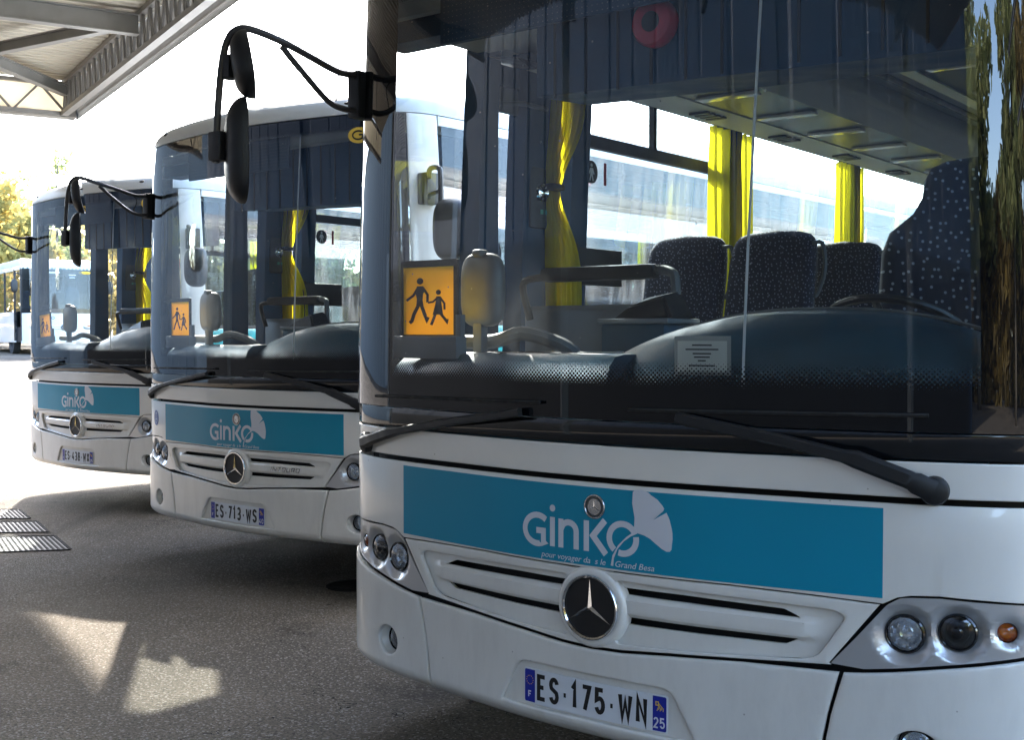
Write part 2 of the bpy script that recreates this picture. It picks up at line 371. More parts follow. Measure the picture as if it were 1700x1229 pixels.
def curve_bm(cu, dz):
    o = bpy.data.objects.new('c', cu); COL.objects.link(o)
    bpy.context.view_layer.update()
    me = bpy.data.meshes.new_from_object(o, depsgraph=bpy.context.evaluated_depsgraph_get())
    bm = bm_new(); bm.from_mesh(me)
    bpy.data.objects.remove(o); bpy.data.curves.remove(cu); bpy.data.meshes.remove(me)
    bmesh.ops.remove_doubles(bm, verts=bm.verts, dist=1e-6)
    for v in bm.verts: v.co.z += dz
    return bm
def text_bm(s, size, t=.0015, top=.002, sx=1, shear=0, off=0, at=(0, 0), align='LEFT', space=1, bev=0):
    cu = bpy.data.curves.new('t', 'FONT'); cu.body = s; cu.size = size; cu.shear = shear; cu.offset = off; cu.align_x = align
    cu.space_character = space; cu.extrude = t / 2; cu.resolution_u = 4; cu.bevel_depth = bev
    bm = curve_bm(cu, top - t / 2)
    for v in bm.verts: v.co.x = v.co.x * sx + at[0]; v.co.y += at[1]
    return bm
def join(dst, src):
    me = bpy.data.meshes.new('j'); src.to_mesh(me); dst.from_mesh(me); bpy.data.meshes.remove(me); src.free()
def ribbon(pts, w, closed=False):
    "constant-width flat ribbon outline (mitred) as loops for flat()"
    P = [Vector(p) for p in pts]; k = len(P); A = []; B = []
    for i, p in enumerate(P):
        if closed: a, b = P[i - 1], P[(i + 1) % k]
        else: a, b = (P[i - 1] if i else None), (P[i + 1] if i < k - 1 else None)
        if a is None: d = (b - p).normalized(); n = Vector((-d.y, d.x)); m = w / 2
        elif b is None: d = (p - a).normalized(); n = Vector((-d.y, d.x)); m = w / 2
        else:
            d1 = (p - a).normalized(); d2 = (b - p).normalized(); n1 = Vector((-d1.y, d1.x)); n2 = Vector((-d2.y, d2.x))
            n = (n1 + n2); n = n.normalized() if n.length > 1e-4 else n1; m = w / 2 / max(.35, n.dot(n1))
        A.append(tuple(p + n * m)); B.append(tuple(p - n * m))
    return [A, B] if closed else [A + B[::-1]]
def arcp(cx, cy, rx, ry, a0, a1, n=12): return [(cx + rx * cos(radians(a0 + (a1 - a0) * i / n)), cy + ry * sin(radians(a0 + (a1 - a0) * i / n))) for i in range(n + 1)]
def slice_bm(bm, du=.03, dv=None):
    def cut(axis, step):
        cs = [v.co[axis] for v in bm.verts]
        if not cs: return
        lo, hi = min(cs), max(cs); k = math.ceil(lo / step + .02)
        while k * step < hi - 1e-4:
            co = [0, 0, 0]; no = [0, 0, 0]; co[axis] = k * step + 1e-5; no[axis] = 1
            bmesh.ops.bisect_plane(bm, geom=bm.verts[:] + bm.edges[:] + bm.faces[:], plane_co=co, plane_no=no, dist=1e-6); k += 1
    if du: cut(0, du)
    if dv: cut(1, dv)

# ------------------------------------------------------------------ the coach's skin: plan curve and side profile, in the coach's own metres
_p = [(0, 0), (.3, .014), (.635, .0623), (.865, .102), (1.0, .136), (1.1, .172), (1.19, .22), (1.27, .30), (1.318, .41), (1.335, .60), (1.335, 1.2), (1.335, 1.8)]
_q = [(-.3, .014)] + _p; PC = []
for i in range(1, len(_q) - 2):
    p0, p1, p2, p3 = [Vector(a) for a in _q[i - 1:i + 3]]
    for j in range(16):
        t = j / 16; PC.append(.5 * ((2 * p1) + (p2 - p0) * t + (2 * p0 - 5 * p1 + 4 * p2 - p3) * t * t + (3 * p1 - p0 - 3 * p2 + p3) * t ** 3))
PC = [p for p in PC if p.y < .95]
AR = [0]
for a, b in zip(PC, PC[1:]): AR.append(AR[-1] + (b - a).length)
def plan(u):
    "arc length from the nose -> point and outward normal"
    s = -1 if u < 0 else 1; u = abs(u)
    if u >= AR[-1]: return s * PC[-1].x, PC[-1].y + u - AR[-1], s * 1.0, 0.0
    lo, hi = 0, len(AR) - 1
    while hi - lo > 1:
        m = (lo + hi) // 2
        if AR[m] <= u: lo = m
        else: hi = m
    t = (u - AR[lo]) / (AR[hi] - AR[lo]); p = PC[lo].lerp(PC[hi], t)
    def tan(i):
        a = PC[max(0, i - 1)] if i else Vector((-PC[1].x, PC[1].y)); b = PC[min(len(PC) - 1, i + 1)]; return (b - a).normalized()
    d = tan(lo).lerp(tan(hi), t).normalized()
    return s * p.x, p.y, s * d.y, -d.x
def usd(y): return AR[-1] + (y - PC[-1].y)      # arc length of a side point y metres behind the nose (y > 1)
def prof(z):
    if z < .385: k = (.385 - z) / .055; return -.042 * k * k
    return 0
def tumb(z): return 0 if z < 1.3 else .058 * ((z - 1.3) / 1.5) ** 1.5
def warp(u, z, o=0.0):
    x, y, nx, ny = plan(u); o = o + prof(z); x += nx * o; y += ny * o
    return Vector((x * (1 - tumb(z) / 1.335), y, z))
def skin(name, bm, mt, parent, du=.03, dv=None, sharp=30, fn=None, label=None, uz=False):
    slice_bm(bm, du, dv)
    if uz: co = [(v.co.x, v.co.y) for v in bm.verts]
    for v in bm.verts:
        if fn: v.co.z += fn(v.co.x, v.co.y)
        v.co = warp(*v.co)
    bmesh.ops.recalc_face_normals(bm, faces=bm.faces)
    o = obj(name, bm, mt, parent, sharp, label)
    if uz:
        a = o.data.attributes.new('uz', 'FLOAT_VECTOR', 'POINT')
        for i, (u, z) in enumerate(co): a.data[i].vector = (u, z, 0)
    return o
def warp_sheet(us, zs, o=0):
    bm = bm_new(); G = [[bm.verts.new(warp(u, z, o)) for u in us] for z in zs]
    for A, B in zip(G, G[1:]):
        for j in range(len(us) - 1): bm.faces.new((A[j], A[j + 1], B[j + 1], B[j]))
    return bm
def rng(a, b, n): return [a + (b - a) * i / n for i in range(n + 1)]
# ------------------------------------------------------------------ number-plate letters as flat strokes (0..1 box)
GL = {
 'E': [[(1, 1), (0, 1), (0, 0), (1, 0)], [(0, .52), (.8, .52)]],
 'S': [arcp(.5, .74, .5, .26, 15, 180, 12) + [(.1, .6), (.9, .42)] + arcp(.5, .26, .5, .26, 0, -165, 12)],
 '-': [[(.1, .42), (.9, .42)]],
 '1': [[(0, .8), (.55, 1), (.55, 0)]],
 '7': [[(0, 1), (1, 1), (.3, 0)]],
 '5': [[(.95, 1), (.08, 1), (.05, .55)] + arcp(.5, .33, .5, .3, 110, -160, 14)],
 'W': [[(0, 1), (.22, 0), (.5, .75), (.78, 0), (1, 1)]],
 'N': [[(0, 0), (0, 1), (1, 0), (1, 1)]],
 '3': [arcp(.48, .76, .46, .24, 150, -80, 10) + arcp(.48, .27, .5, .27, 75, -150, 12)],
 '4': [[(.6, 1), (0, .28), (1, .28)], [(.72, .5), (.72, 0)]],
 '8': [arcp(.5, .76, .42, .24, 0, 345, 18), arcp(.5, .27, .5, .27, 0, 345, 18)],
 'X': [[(0, 1), (1, 0)], [(0, 0), (1, 1)]],
 '2': [arcp(.5, .72, .48, .28, 165, -20, 10) + [(0, 0), (1, 0)]],
 'F': [[(1, 1), (0, 1), (0, 0)], [(0, .52), (.8, .52)]],
 '0': [arcp(.5, .5, .5, .5, 0, 345, 20)],
}
def glyphs(s, x, z, w, h, sw, gap, top=.002, wide={'W': 1.3, '-': .62, '1': .72}):
    bm = bm_new(); k = 0
    for ch in s:
        ww = w * wide.get(ch, 1)
        for st in GL[ch]:
            pts = [(x + sw / 2 + p[0] * (ww - sw), z + sw / 2 + p[1] * (h - sw)) for p in st]
            if len(pts) > 1: join(bm, flat(ribbon(pts, sw), t=.0008, top=top + .00012 * k))
            k = (k + 1) % 3
        x += ww + gap
    return bm

# ------------------------------------------------------------------ one coach, built once and copied
V_LINE = [(-.733, .655), (-.484, .639), (-.263, .624), (-.108, .610), (0, .606), (.108, .610), (.263, .624), (.484, .639), (.733, .655)]
HLI, HLO, HLT = (.923, .764, .050), (1.056, .779, .047), (1.178, .787, .026)
FOG = (.955, .465)
ZB, ZG, ZR = 1.228, 1.300, 2.822     # foot of the black panel, foot of the glass, head of the glass
END = usd(11.75)

def build_coach():
    R = empty('coach')
    P = R
    # dark inner shell that shows in every gap between panels
    us = rng(-usd(2.0), usd(2.0), 150)
    obj('inner_shell', warp_sheet(us, [.36, .45, .6, .8, 1.0, 1.2, 1.285], -.075), 'gap_black', P, sharp=0)
    # --- cowl strip under the glass
    skin('cowl_panel', flat([rnd([(-usd(1.9), 1.127), (usd(1.9), 1.127), (usd(1.9), 1.222), (-usd(1.9), 1.222)], .004)], t=.012, bev=.004, top=0), 'white_paint', P)
    skin('lower_screen_panel', flat([[(-1.30, ZB), (1.30, ZB), (1.30, ZG - .004), (-1.30, ZG - .004)]], t=.008, bev=.002, top=-.004), 'gloss_black', P)
    for s in (-1, 1):
        skin('corner_pillar', flat([[(s * 1.305, ZB), (s * 1.53, ZB), (s * 1.50, ZR), (s * 1.305, ZR)]], t=.02, bev=.003, top=0), 'white_paint' if s > 0 else 'gloss_black', P, dv=.1)
    # --- nose panel with the teal film
    top = [(-usd(1.9), 1.110), (usd(1.9), 1.110)]
    right = [(usd(1.9), .72), (1.62, .80), (1.42, .862), (1.20, .8665), (1.01, .8735), (.938, .8695), (.905, .862), (.868, .842)]
    gt = [(.70, .8475), (.45, .852), (.2, .8505)]
    loop = top + right + gt + [(-a, b) for a, b in gt[::-1]] + [(-a, b) for a, b in right[::-1]]
    skin('nose_panel', flat([loop], t=.014, bev=.003, top=0), 'white_paint', P)
    skin('teal_banner', flat([[(-.8656, .8575), (.8677, .8575), (.8677, 1.0965), (-.8656, 1.0965)]], t=.0012, top=.0012), 'teal_film', P)
    logo(P)
    # --- grille
    G = [(.868 - .008, .8385), (.7265, .6655)]
    go = [(-G[0][0], G[0][1])] + [(-.70, .8435), (-.45, .848), (-.2, .8465), (.2, .8465), (.45, .848), (.70, .8435)] + [G[0], G[1]] + [(a, b + .008) for a, b in V_LINE[::-1]] + [(-G[1][0], G[1][1])]
    def rec(s): return [(s * .085, .836 - .012), (s * .74, .812), (s * .775, .797), (s * .70, .683), (s * .655, .667), (s * .30, .643), (s * .085, .634)]
    ri = rnd(rec(1), .02); li = rnd(rec(-1), .02)
    grille = skin('grille', flat([go, ri, li], t=.016, bev=.0035, top=0), 'white_paint', P)
    def slots(s):
        up = rnd([(s * .10, .802), (s * .30, .803), (s * .60, .797), (s * .65, .777), (s * .30, .781), (s * .10, .782)], .004, 2)
        lo = rnd([(s * .10, .716), (s * .35, .717), (s * .642, .719), (s * .605, .700), (s * .35, .696), (s * .10, .694)], .004, 2)
        return up, lo
    for s in (-1, 1):
        u_, l_ = slots(s)
        big = [(s * .07, .842), (s * .76, .826), (s * .80, .80), (s * .72, .672), (s * .3, .636), (s * .07, .626)]
        def floor(u, z, s=s):       # the bar between the slots stands forward, its end tapers away
            a = abs(u); k = max(0, 1 - abs(z - .749) / .034) ; e = min(1, max(0, (.72 - a) / .06)); return .0155 * min(1, k * 2.4) * e
        skin('grille_slat', flat([big, u_, l_], t=.012, bev=.001, top=-.019), 'white_paint', grille, du=.02, dv=.008, fn=floor)
    box_bm = bm_new()
    # star boss
    bm = bm_new(); lathe(bm, [(.127, -.03), (.124, -.008), (.119, .000), (.114, .0045), (.107, .006), (.101, .005), (.099, -.01)], c=(.003, -.002, .733), n=48, cap=False)
    obj('badge_boss', bm, 'white_paint', P)
    bm = bm_new(); lathe(bm, [(.1005, -.005), (.1005, .0075), (.098, .0115), (.094, .0115), (.090, .008), (.089, -.002)], c=(.003, -.004, .733), n=56, cap=False)
    bd = obj('badge', bm, 'chrome', P)
    bm = bm_new(); lathe(bm, [(.0905, .0), (.088, .002), (0, .0035)], c=(.003, -.005, .733), n=48, cap=False); obj('badge_disc', bm, 'ink_black', bd)
    obj('badge_star', star((.003, -.0085, .733), .0865, .0135, .011), 'chrome', bd)
    # small round emblem on the film
    e = (.0155, 1.038); bm = bm_new(); py = warp(e[0], e[1]).y
    lathe(bm, [(.0375, -.002), (.0375, .003), (.036, .0048), (.033, .005), (.031, .0035), (0, .004)], c=(e[0], py - .001, e[1]), n=36, cap=False)
    em = obj('emblem', bm, 'satin_chrome', P)
    bm = bm_new(); lathe(bm, [(.0315, .0), (.0315, .0003), (.0245, .0006), (.0245, .0)], c=(e[0], py - .0052, e[1]), n=36, cap=False); obj('emblem_ring', bm, 'dark_grey', em)
    obj('emblem_star', star((e[0], py - .0055, e[1]), .022, .003, .003), 'chrome', em)
    # --- bumper: middle piece with the plate recess, two corner pieces
    ZBOT = .333
    prec = rnd([(-.273, .530), (.275, .530), (.338, .415), (.352, .389), (-.352, .389), (-.338, .415)], [.035, .035, .03, .01, .01, .03])
    seam = [(.757, .6475), (.745, .60), (.727, .53), (.713, .455), (.704, .39), (.700, .36), (.708, ZBOT)]
    mid = [(-a, b) for a, b in seam[::-1]] + V_LINE[1:-1] + seam
    bump = skin('bumper', flat([mid, prec], t=.02, bev=.006, top=.012), 'white_paint', P, dv=.012)
    skin('plate_recess', flat([[(-.30, .56), (.30, .56), (.37, .385), (-.37, .385)]], t=.01, top=-.004), 'white_paint', bump)
    for s in (-1, 1):
        o = [(.769, .6475), (.82, .6525), (.90, .664), (1.01, .683), (1.113, .700), (1.21, .718), (1.45, .765), (usd(1.6), .80), (usd(1.62), ZBOT + .01), (.718, ZBOT), (.709, .36), (.713, .39), (.722, .455), (.736, .53), (.755, .60)]
        o = [(s * a, b) for a, b in o]
        c = skin('bumper_corner', flat([o, circ(s * FOG[0], FOG[1], .062, 36, .052)], t=.02, bev=.006, top=.012), 'white_paint', P, dv=.012)
        fog_lamp(c, s)
        headlamp(P, s)
    # --- windscreen, one curved pane
    us = rng(-1.295, 1.295, 84); zs = rng(ZG, ZR - .004, 16); bm = warp_sheet(us, zs, .004)
    ws = obj('windscreen', bm, 'windscreen_glass', P, sharp=0)
    a = ws.data.attributes.new('uz', 'FLOAT_VECTOR', 'POINT')
    for i in range(len(zs) * len(us)): a.data[i].vector = (us[i % len(us)], zs[i // len(us)], 0)
    wipers(P)
    # --- roof
    roof(P); sides(P); interior(P); mirrors(P)
    box_bm.free()
    return R

def star(c, r, w, h):
    bm = bm_new(); c = Vector(c); top = bm.verts.new(c + Vector((0, -h, 0))); tips = []; ins = []
    for i in range(3):
        a = pi / 2 + i * 2 * pi / 3; b = a + pi / 3
        tips.append(bm.verts.new(c + Vector((cos(a) * r, -.001, sin(a) * r)))); ins.append(bm.verts.new(c + Vector((cos(b) * w * .62, 0, sin(b) * w * .62))))
    for i in range(3):
        bm.faces.new((top, ins[i - 1], tips[i])); bm.faces.new((top, tips[i], ins[i]))
    return bm

def logo(P):
    W_ = .0185; parts = []
    parts.append(ribbon(arcp(-.203, .9485, .0505, .0445, 48, 300, 22) + [(-.1785, .9105), (-.1785, .9455), (-.207, .9455)], W_))
    parts.append([circ(-.1425, 1.0195, .0105, 20)])
    parts.append(ribbon([(-.1425, .992), (-.1425, .9015)], W_))
    parts.append(ribbon([(-.1095, .9015), (-.1095, .990)], W_))
    parts.append(ribbon([(-.1093, .958)] + arcp(-.0805, .955, .0285, .0265, 140, 0, 10) + [(-.052, .9015)], W_))
    parts.append(ribbon([(-.0145, .994), (-.0145, .9015)], W_))
    parts.append(ribbon([(.052, .9995), (.0095, .950), (.056, .8985)], W_ * 1.05))
    o1 = arcp(.1135, .951, .046, .044, 25, 232, 20); o2 = arcp(.1135, .951, .046, .044, 252, 372, 12)
    parts.append(ribbon(o1, W_)); parts.append(ribbon(o2, W_))
    leaf = [(.152, .975), (.154, 1.016), (.146, 1.059), (.148, 1.092), (.156, 1.099), (.176, 1.1005), (.188, 1.098), (.200, 1.0935), (.208, 1.087), (.219, 1.081), (.228, 1.076), (.236, 1.068), (.244, 1.060), (.250, 1.051), (.247, 1.044), (.215, 1.015), (.236, 1.028), (.2575, 1.040), (.262, 1.031), (.267, 1.021), (.270, 1.010), (.274, .996), (.2765, .982), (.277, .965), (.275, .950), (.2735, .934), (.268, .928), (.258, .9275), (.243, .934), (.222, .948), (.205, .960), (.186, .968), (.166, .972)]
    parts.append([leaf])
    stem = [(.157, .979), (.127, .958), (.098, .930), (.079, .898), (.073, .8675), (.0815, .8665), (.0835, .890), (.096, .919), (.118, .944), (.140, .960), (.163, .971)]
    parts.append([stem])
    bm = bm_new()
    for i, l in enumerate(parts): join(bm, flat(l, t=.0008, top=.0019 + .00015 * (i % 4)))
    skin('logo', bm, 'film_white', P, du=.02)
    bm = text_bm('pour voyager da  s le    Grand Besa', .0255, t=.0006, top=.0020, sx=.80, shear=.22, at=(-.187, .8655), space=1.0)
    w = max(v.co.x for v in bm.verts) - min(v.co.x for v in bm.verts); x0 = min(v.co.x for v in bm.verts)
    for v in bm.verts: v.co.x = -.187 + (v.co.x - x0) * .406 / w
    skin('logo_text', bm, 'film_white', P, du=.02)

def headlamp(P, s):
    o = [(.7315, .6665), (.802, .7475), (.878, .8395), (.912, .8605), (.94, .8635), (1.009, .8675), (1.10, .8635), (1.22, .8605), (1.40, .853), (1.50, .79), (1.45, .7745), (1.21, .7265), (1.113, .7085), (1.01, .6915), (.90, .673), (.82, .6615)]
    o = rnd([(s * a, b) for a, b in o], .006, 2)
    lamps = (HLI, HLO, HLT)
    def dish(u, z):
        u *= s; d = 0
        for (a, b, r), dep in zip(lamps, (.022, .024, .012)):
            q = math.hypot(u - a, z - b) / (r * 1.62)
            if q < 1: d = max(d, dep * (1 - q * q) ** 1.0 * 1.6 if q > .55 else dep * 1.12)
        return -min(d, .026)
    H = skin('headlamp', flat([o] + [circ(s * a, b, r * .98, 32) for a, b, r in lamps], t=.004, top=-.004), 'lamp_silver', P, du=.011, dv=.011, fn=dish, sharp=60)
    for i, (a, b, r) in enumerate(lamps):
        c = warp(s * a, b, -.022); x, y, nx, ny = plan(s * a); ax = Vector((nx * .55, ny, 0)).normalized()
        bm = bm_new(); lathe(bm, [(r * 1.06, -.012), (r * 1.05, .004), (r * .97, .008), (r * .90, .004), (r * .88, -.02)], c=c, axis=ax, n=36, cap=False)
        L_ = obj('lamp_bezel', bm, 'gloss_black', H)
        bm = bm_new()
        if i == 0: lathe(bm, [(0, -.026), (r * .3, -.024), (r * .34, -.008), (r * .36, -.022), (r * .7, -.012), (r * .80, -.002), (r * .89, .003)], c=c, axis=ax, n=12, cap=False)
        elif i == 2: lathe(bm, [(0, -.016), (r * .5, -.012), (r * .89, .003)], c=c, axis=ax, n=24, cap=False)
        else: lathe(bm, [(0, -.03), (r * .6, -.026), (r * .62, -.012), (r * .78, -.004), (r * .89, .003)], c=c, axis=ax, n=36, cap=False)
        obj('reflector', bm, 'reflector' if i < 2 else 'amber', H, sharp=12 if i == 0 else 40)
        if i == 1:
            bm = bm_new(); lathe(bm, [(r * .58, -.016), (r * .56, .0), (r * .42, .010), (r * .2, .015), (0, .016)], c=c, axis=ax, n=30, cap=False); obj('projector_lens', bm, 'gloss_black', H)
        bm = bm_new(); lathe(bm, [(r * .9, .005), (r * .6, .011), (0, .014)], c=c, axis=ax, n=30, cap=False); obj('lens', bm, 'clear_glass', H)

def fog_lamp(P, s):
    x, y, nx, ny = plan(s * FOG[0]); ax = Vector((nx, ny, 0)); c = warp(s * FOG[0], FOG[1], 0)
    bm = bm_new(); r = .054
    lathe(bm, [(r * 1.25, .006), (r * 1.05, -.010), (r * .9, -.045)], c=c, axis=ax, n=32, cap=False); F = obj('fog_lamp', bm, 'white_paint', P)
    ax2 = (ax * .75 + Vector((0, -1, 0)) * .25).normalized(); c2 = c - ax * .03
    bm = bm_new(); lathe(bm, [(r * .86, -.02), (r * .86, .0), (r * .78, .006), (r * .72, .0), (r * .70, -.02)], c=c2, axis=ax2, n=32, cap=False); obj('lamp_bezel', bm, 'gloss_black', F)
    bm = bm_new(); lathe(bm, [(0, -.03), (r * .22, -.028), (r * .25, -.012), (r * .3, -.026), (r * .72, .0)], c=c2, axis=ax2, n=14, cap=False); obj('reflector', bm, 'reflector', F, sharp=10)
    bm = bm_new(); lathe(bm, [(r * .74, .002), (r * .5, .008), (0, .011)], c=c2, axis=ax2, n=28, cap=False); obj('lens', bm, 'clear_glass', F)

def wipers(P):
    # the arms as they lie parked, left pivot at the corner, right pivot low on the cowl
    A = [(-1.115, 1.160, .026), (-1.03, 1.180, .030), (-.90, 1.212, .036), (-.60, 1.262, .034), (-.25, 1.312, .03)]
    B = [(.995, 1.150, .030), (.93, 1.180, .034), (.80, 1.226, .034), (.60, 1.268, .032), (.30, 1.318, .03)]
    for s, pts, w in ((-1, A, .023), (1, B, .028)):
        bm = bm_new(); k = len(pts); ring = []
        fine = []
        for (a, b) in zip(pts, pts[1:]):
            for j in range(6): t = j / 6; fine.append([a[i] * (1 - t) + b[i] * t for i in range(3)])
        fine.append(pts[-1])
        for i, (u, z, o) in enumerate(fine):
            ww = w * (1 if i < 5 else .84 if i < 13 else .6); q = []
            du, dz = (fine[min(i + 1, len(fine) - 1)][0] - fine[max(0, i - 1)][0]), (fine[min(i + 1, len(fine) - 1)][1] - fine[max(0, i - 1)][1]); l = math.hypot(du, dz); nu, nz = -dz / l, du / l
            for (a, d) in ((-1, -.010), (-1, .004), (-.6, .012), (.6, .012), (1, .004), (1, -.010)): q.append(bm.verts.new(warp(u + nu * a * ww, z + nz * a * ww, o + d)))
            ring.append(q)
        for X, Y in zip(ring, ring[1:]):
            for j in range(6): bm.faces.new((X[j], X[(j + 1) % 6], Y[(j + 1) % 6], Y[j]))
        bm.faces.new(ring[0]); bm.faces.new(ring[-1][::-1])
        wp = obj('wiper', bm, 'satin_black', P, sharp=40)
        u, z, o = pts[0]; x, y, nx, ny = plan(u); bm = bm_new()
        lathe(bm, [(.038, -.03), (.038, .012), (.034, .020), (.028, .023), (0, .024)], c=warp(u, z, .004), axis=(nx, ny, 0), n=28, cap=False); obj('wiper_pivot', bm, 'satin_black', wp)
        bm = bm_new(); cen = pts[2] if s < 0 else pts[3]
        zz = 1.335; L0, L1 = (-1.02, -.18) if s < 0 else (.14, .98)
        tube(bm, [warp(u_, zz + .012 * (u_ - L0), .018) for i, u_ in enumerate(rng(L0, L1, 12))], .0055, 6); obj('wiper_blade', bm, 'rubber', wp)

def outline():
    H = [(p.x, p.y) for p in PC[::3]] + [(1.335, 1.0 + .5 * i) for i in range(0, 22)] + [(1.335, 11.7), (1.30, 11.88), (1.2, 11.97), (.9, 12.0), (.4, 12.0)]
    return H
def roof(P):
    H = outline(); lv = [(0, 2.826), (0, 2.838), (.006, 2.865), (.022, 2.898), (.055, 2.93), (.12, 2.958), (.28, 2.985), (.6, 3.005), (1.1, 3.018)]
    bm = bm_new(); rings = []; k0 = 1 - tumb(2.82) / 1.335
    for d, z in lv:
        row = []
        for x, y in H:
            f = (1.335 * k0 - d) / 1.335; yy = 6 + (y - 6) * (6 - d * .85) / 6; row.append(Vector((x * f, yy, z)))
        L_ = [bm.verts.new((-p.x, p.y, p.z)) for p in row[::-1] if p.x > 1e-6]
        R_ = [bm.verts.new(p) for p in row]
        rings.append(R_ + L_)
    n = len(rings[0])
    for A, B in zip(rings, rings[1:]):
        for j in range(n): bm.faces.new((A[j], A[(j + 1) % n], B[(j + 1) % n], B[j]))
    bm.faces.new(rings[-1])
    rf = obj('roof', bm, 'roof_white', P, sharp=50)
    for s in (-1, 1):
        bm = bm_new(); p = warp(s * .945, 2.82); blob(bm, (p.x * .970, p.y + .030, 2.890), (.035, .024, .012), 3); obj('marker_lamp', bm, 'gloss_black', rf)
    bm = bm_new(); tube(bm, [(.38, 1.15, 2.99), (.38, 1.16, 3.04), (.36, 1.35, 3.36)], lambda t: .009 - .006 * t, 6); obj('antenna', bm, 'satin_black', rf)
    # inner ceiling skin
    bm = bm_new(); vs = [bm.verts.new((x * .93, 6 + (y - 6) * .985 + (.12 if y < 1 else 0), 2.800)) for x, y in H]; vl = [bm.verts.new((-x * .93, 6 + (y - 6) * .985 + (.12 if y < 1 else 0), 2.800)) for x, y in H[::-1] if x > 0]
    bm.faces.new(vs + vl); obj('ceiling', bm, 'inner_light', P, sharp=0)

WY = [1.66, 3.18, 4.92, 6.62, 8.32, 10.02, 11.55]      # pillars between the passenger windows
def sides(P):
    for s in (-1, 1):
        arch = [(usd(2.78 + .58 * cos(a)), .33 + max(0, .74 * sin(a))) for a in rng(0, pi, 18)]
        arch2 = [(usd(8.9 + .58 * cos(a)), .33 + max(0, .74 * sin(a))) for a in rng(0, pi, 18)]
        lo = [(usd(1.63), 1.118), (usd(1.63), .345)] + arch[::-1] + arch2[::-1] + [(END, .345), (END, 1.118)]
        lw = flat([[(s * a, b) for a, b in lo]], t=.02, bev=.003, top=0)
        skin('lower_side', lw, 'white_paint', P, du=.2)
        skin('side_band', flat([[(s * (1.54 if s > 0 else usd(1.32)), 1.13), (s * END, 1.13), (s * END, 1.615), (s * (1.53 if s > 0 else usd(1.32)), 1.615)]], t=.02, bev=.003, top=0), 'teal_paint', P, du=.1, dv=.12)
        skin('cant_rail', flat([[(s * 1.51, 2.765), (s * END, 2.765), (s * END, 2.822), (s * 1.51, 2.822)]], t=.03, bev=.003, top=0), 'white_paint', P, du=.1)
        skin('sill_trim', flat([[(s * (1.53 if s > 0 else usd(1.32)), 1.618), (s * END, 1.618), (s * END, 1.645), (s * (1.53 if s > 0 else usd(1.32)), 1.645)]], t=.012, top=.002), 'satin_black', P, du=.2)
        # window panes
        cuts = [1.0, 1.35] + [] if s < 0 else [1.0]
        spans = ([(.42, .93), (1.05, 1.22)] if s < 0 else [(.44, 1.52)]) + list(zip([y + .0 for y in WY], WY[1:]))
        for i, (a, b) in enumerate(spans):
            ua = s * (usd(a) if a > .9 else 1.53); ub = s * usd(b)
            n = max(2, int(abs(ub - ua) / .12)); bot = 1.645 if (s > 0 or i > 1) else 1.12
            bm = warp_sheet(rng(ua, ub, n), rng(bot, 2.765, 7), .001)
            obj('side_window', bm, ('clear_glass' if i < 2 else 'side_glass') if s < 0 else 'driver_side_glass', P, sharp=0)
        # pillars
        for y in WY + ([.98, 1.36] if s < 0 else [1.55]):
            bm = bm_new(); w = {(.98): .055, 1.36: .13, 1.55: .06}.get(y, .07)
            for z0, z1 in ((1.3 if y < 1.5 else 1.60, 2.2), (2.2, 2.79)):
                x0 = 1.315 - tumb(z0); x1 = 1.315 - tumb(z1)
                v = [bm.verts.new(p) for p in [(s * x0, y - w, z0), (s * x0, y + w, z0), (s * (x0 - .10), y + w, z0), (s * (x0 - .10), y - w, z0), (s * x1, y - w, z1), (s * x1, y + w, z1), (s * (x1 - .10), y + w, z1), (s * (x1 - .10), y - w, z1)]]
                for f in ((0, 1, 2, 3), (7, 6, 5, 4), (0, 4, 5, 1), (1, 5, 6, 2), (2, 6, 7, 3), (3, 7, 4, 0)): bm.faces.new([v[i] for i in f])
            bmesh.ops.recalc_face_normals(bm, faces=bm.faces); obj('window_pillar', bm, 'inner_navy', P)
        # transom bars with sliding top lights in the first passenger windows
        for a, b in ((WY[0], WY[1]), (WY[3], WY[4])):
            x = 1.30 - tumb(2.5); bm = bm_new(); box(bm, s * x, s * (x - .035), a + .05, b - .05, 2.455, 2.515); tr = obj('window_transom', bm, 'satin_black', P)
            bm = bm_new(); box(bm, s * x, s * (x - .03), (a + b) / 2 - .03, (a + b) / 2 + .005, 2.515, 2.77); obj('window_mullion', bm, 'satin_black', tr)
    # door on the kerb side: lower leaf, glass and inner frame
    bm = bm_new()
    skin('door_leaf', flat([[(-1.56, .36), (-usd(1.30), .36), (-usd(1.30), 1.10), (-1.56, 1.10)]], t=.02, bev=.004, top=.006), 'white_paint', P)
    x = -1.26
    box(bm, x, x + .05, .955, 1.055, .95, 2.68); box(bm, x, x + .05, .955, 1.36, 2.63, 2.72); box(bm, x, x + .03, 1.06, 1.30, 2.60, 2.63); box(bm, x, x + .04, 1.06, 1.09, .95, 2.62)
    df = obj('door_frame', bm, 'inner_navy', P)
    bm = bm_new(); box(bm, x + .02, x + .04, 1.07, 1.30, 2.52, 2.64); tube(bm, [(x + .05, 1.08, 2.55), (x + .10, 1.2, 2.56), (x + .10, 1.36, 2.56)], .012, 6); obj('door_closer', bm, 'steel_grey', df)
    # rear wall
    bm = bm_new(); box(bm, -1.25, 1.25, 11.8, 11.95, .36, 1.64); box(bm, -1.22, -.9, 11.8, 11.95, 1.64, 2.8); box(bm, .9, 1.22, 11.8, 11.95, 1.64, 2.8); box(bm, -.9, .9, 11.8, 11.95, 2.5, 2.8)
    obj('rear_wall', bm, 'white_paint', P)
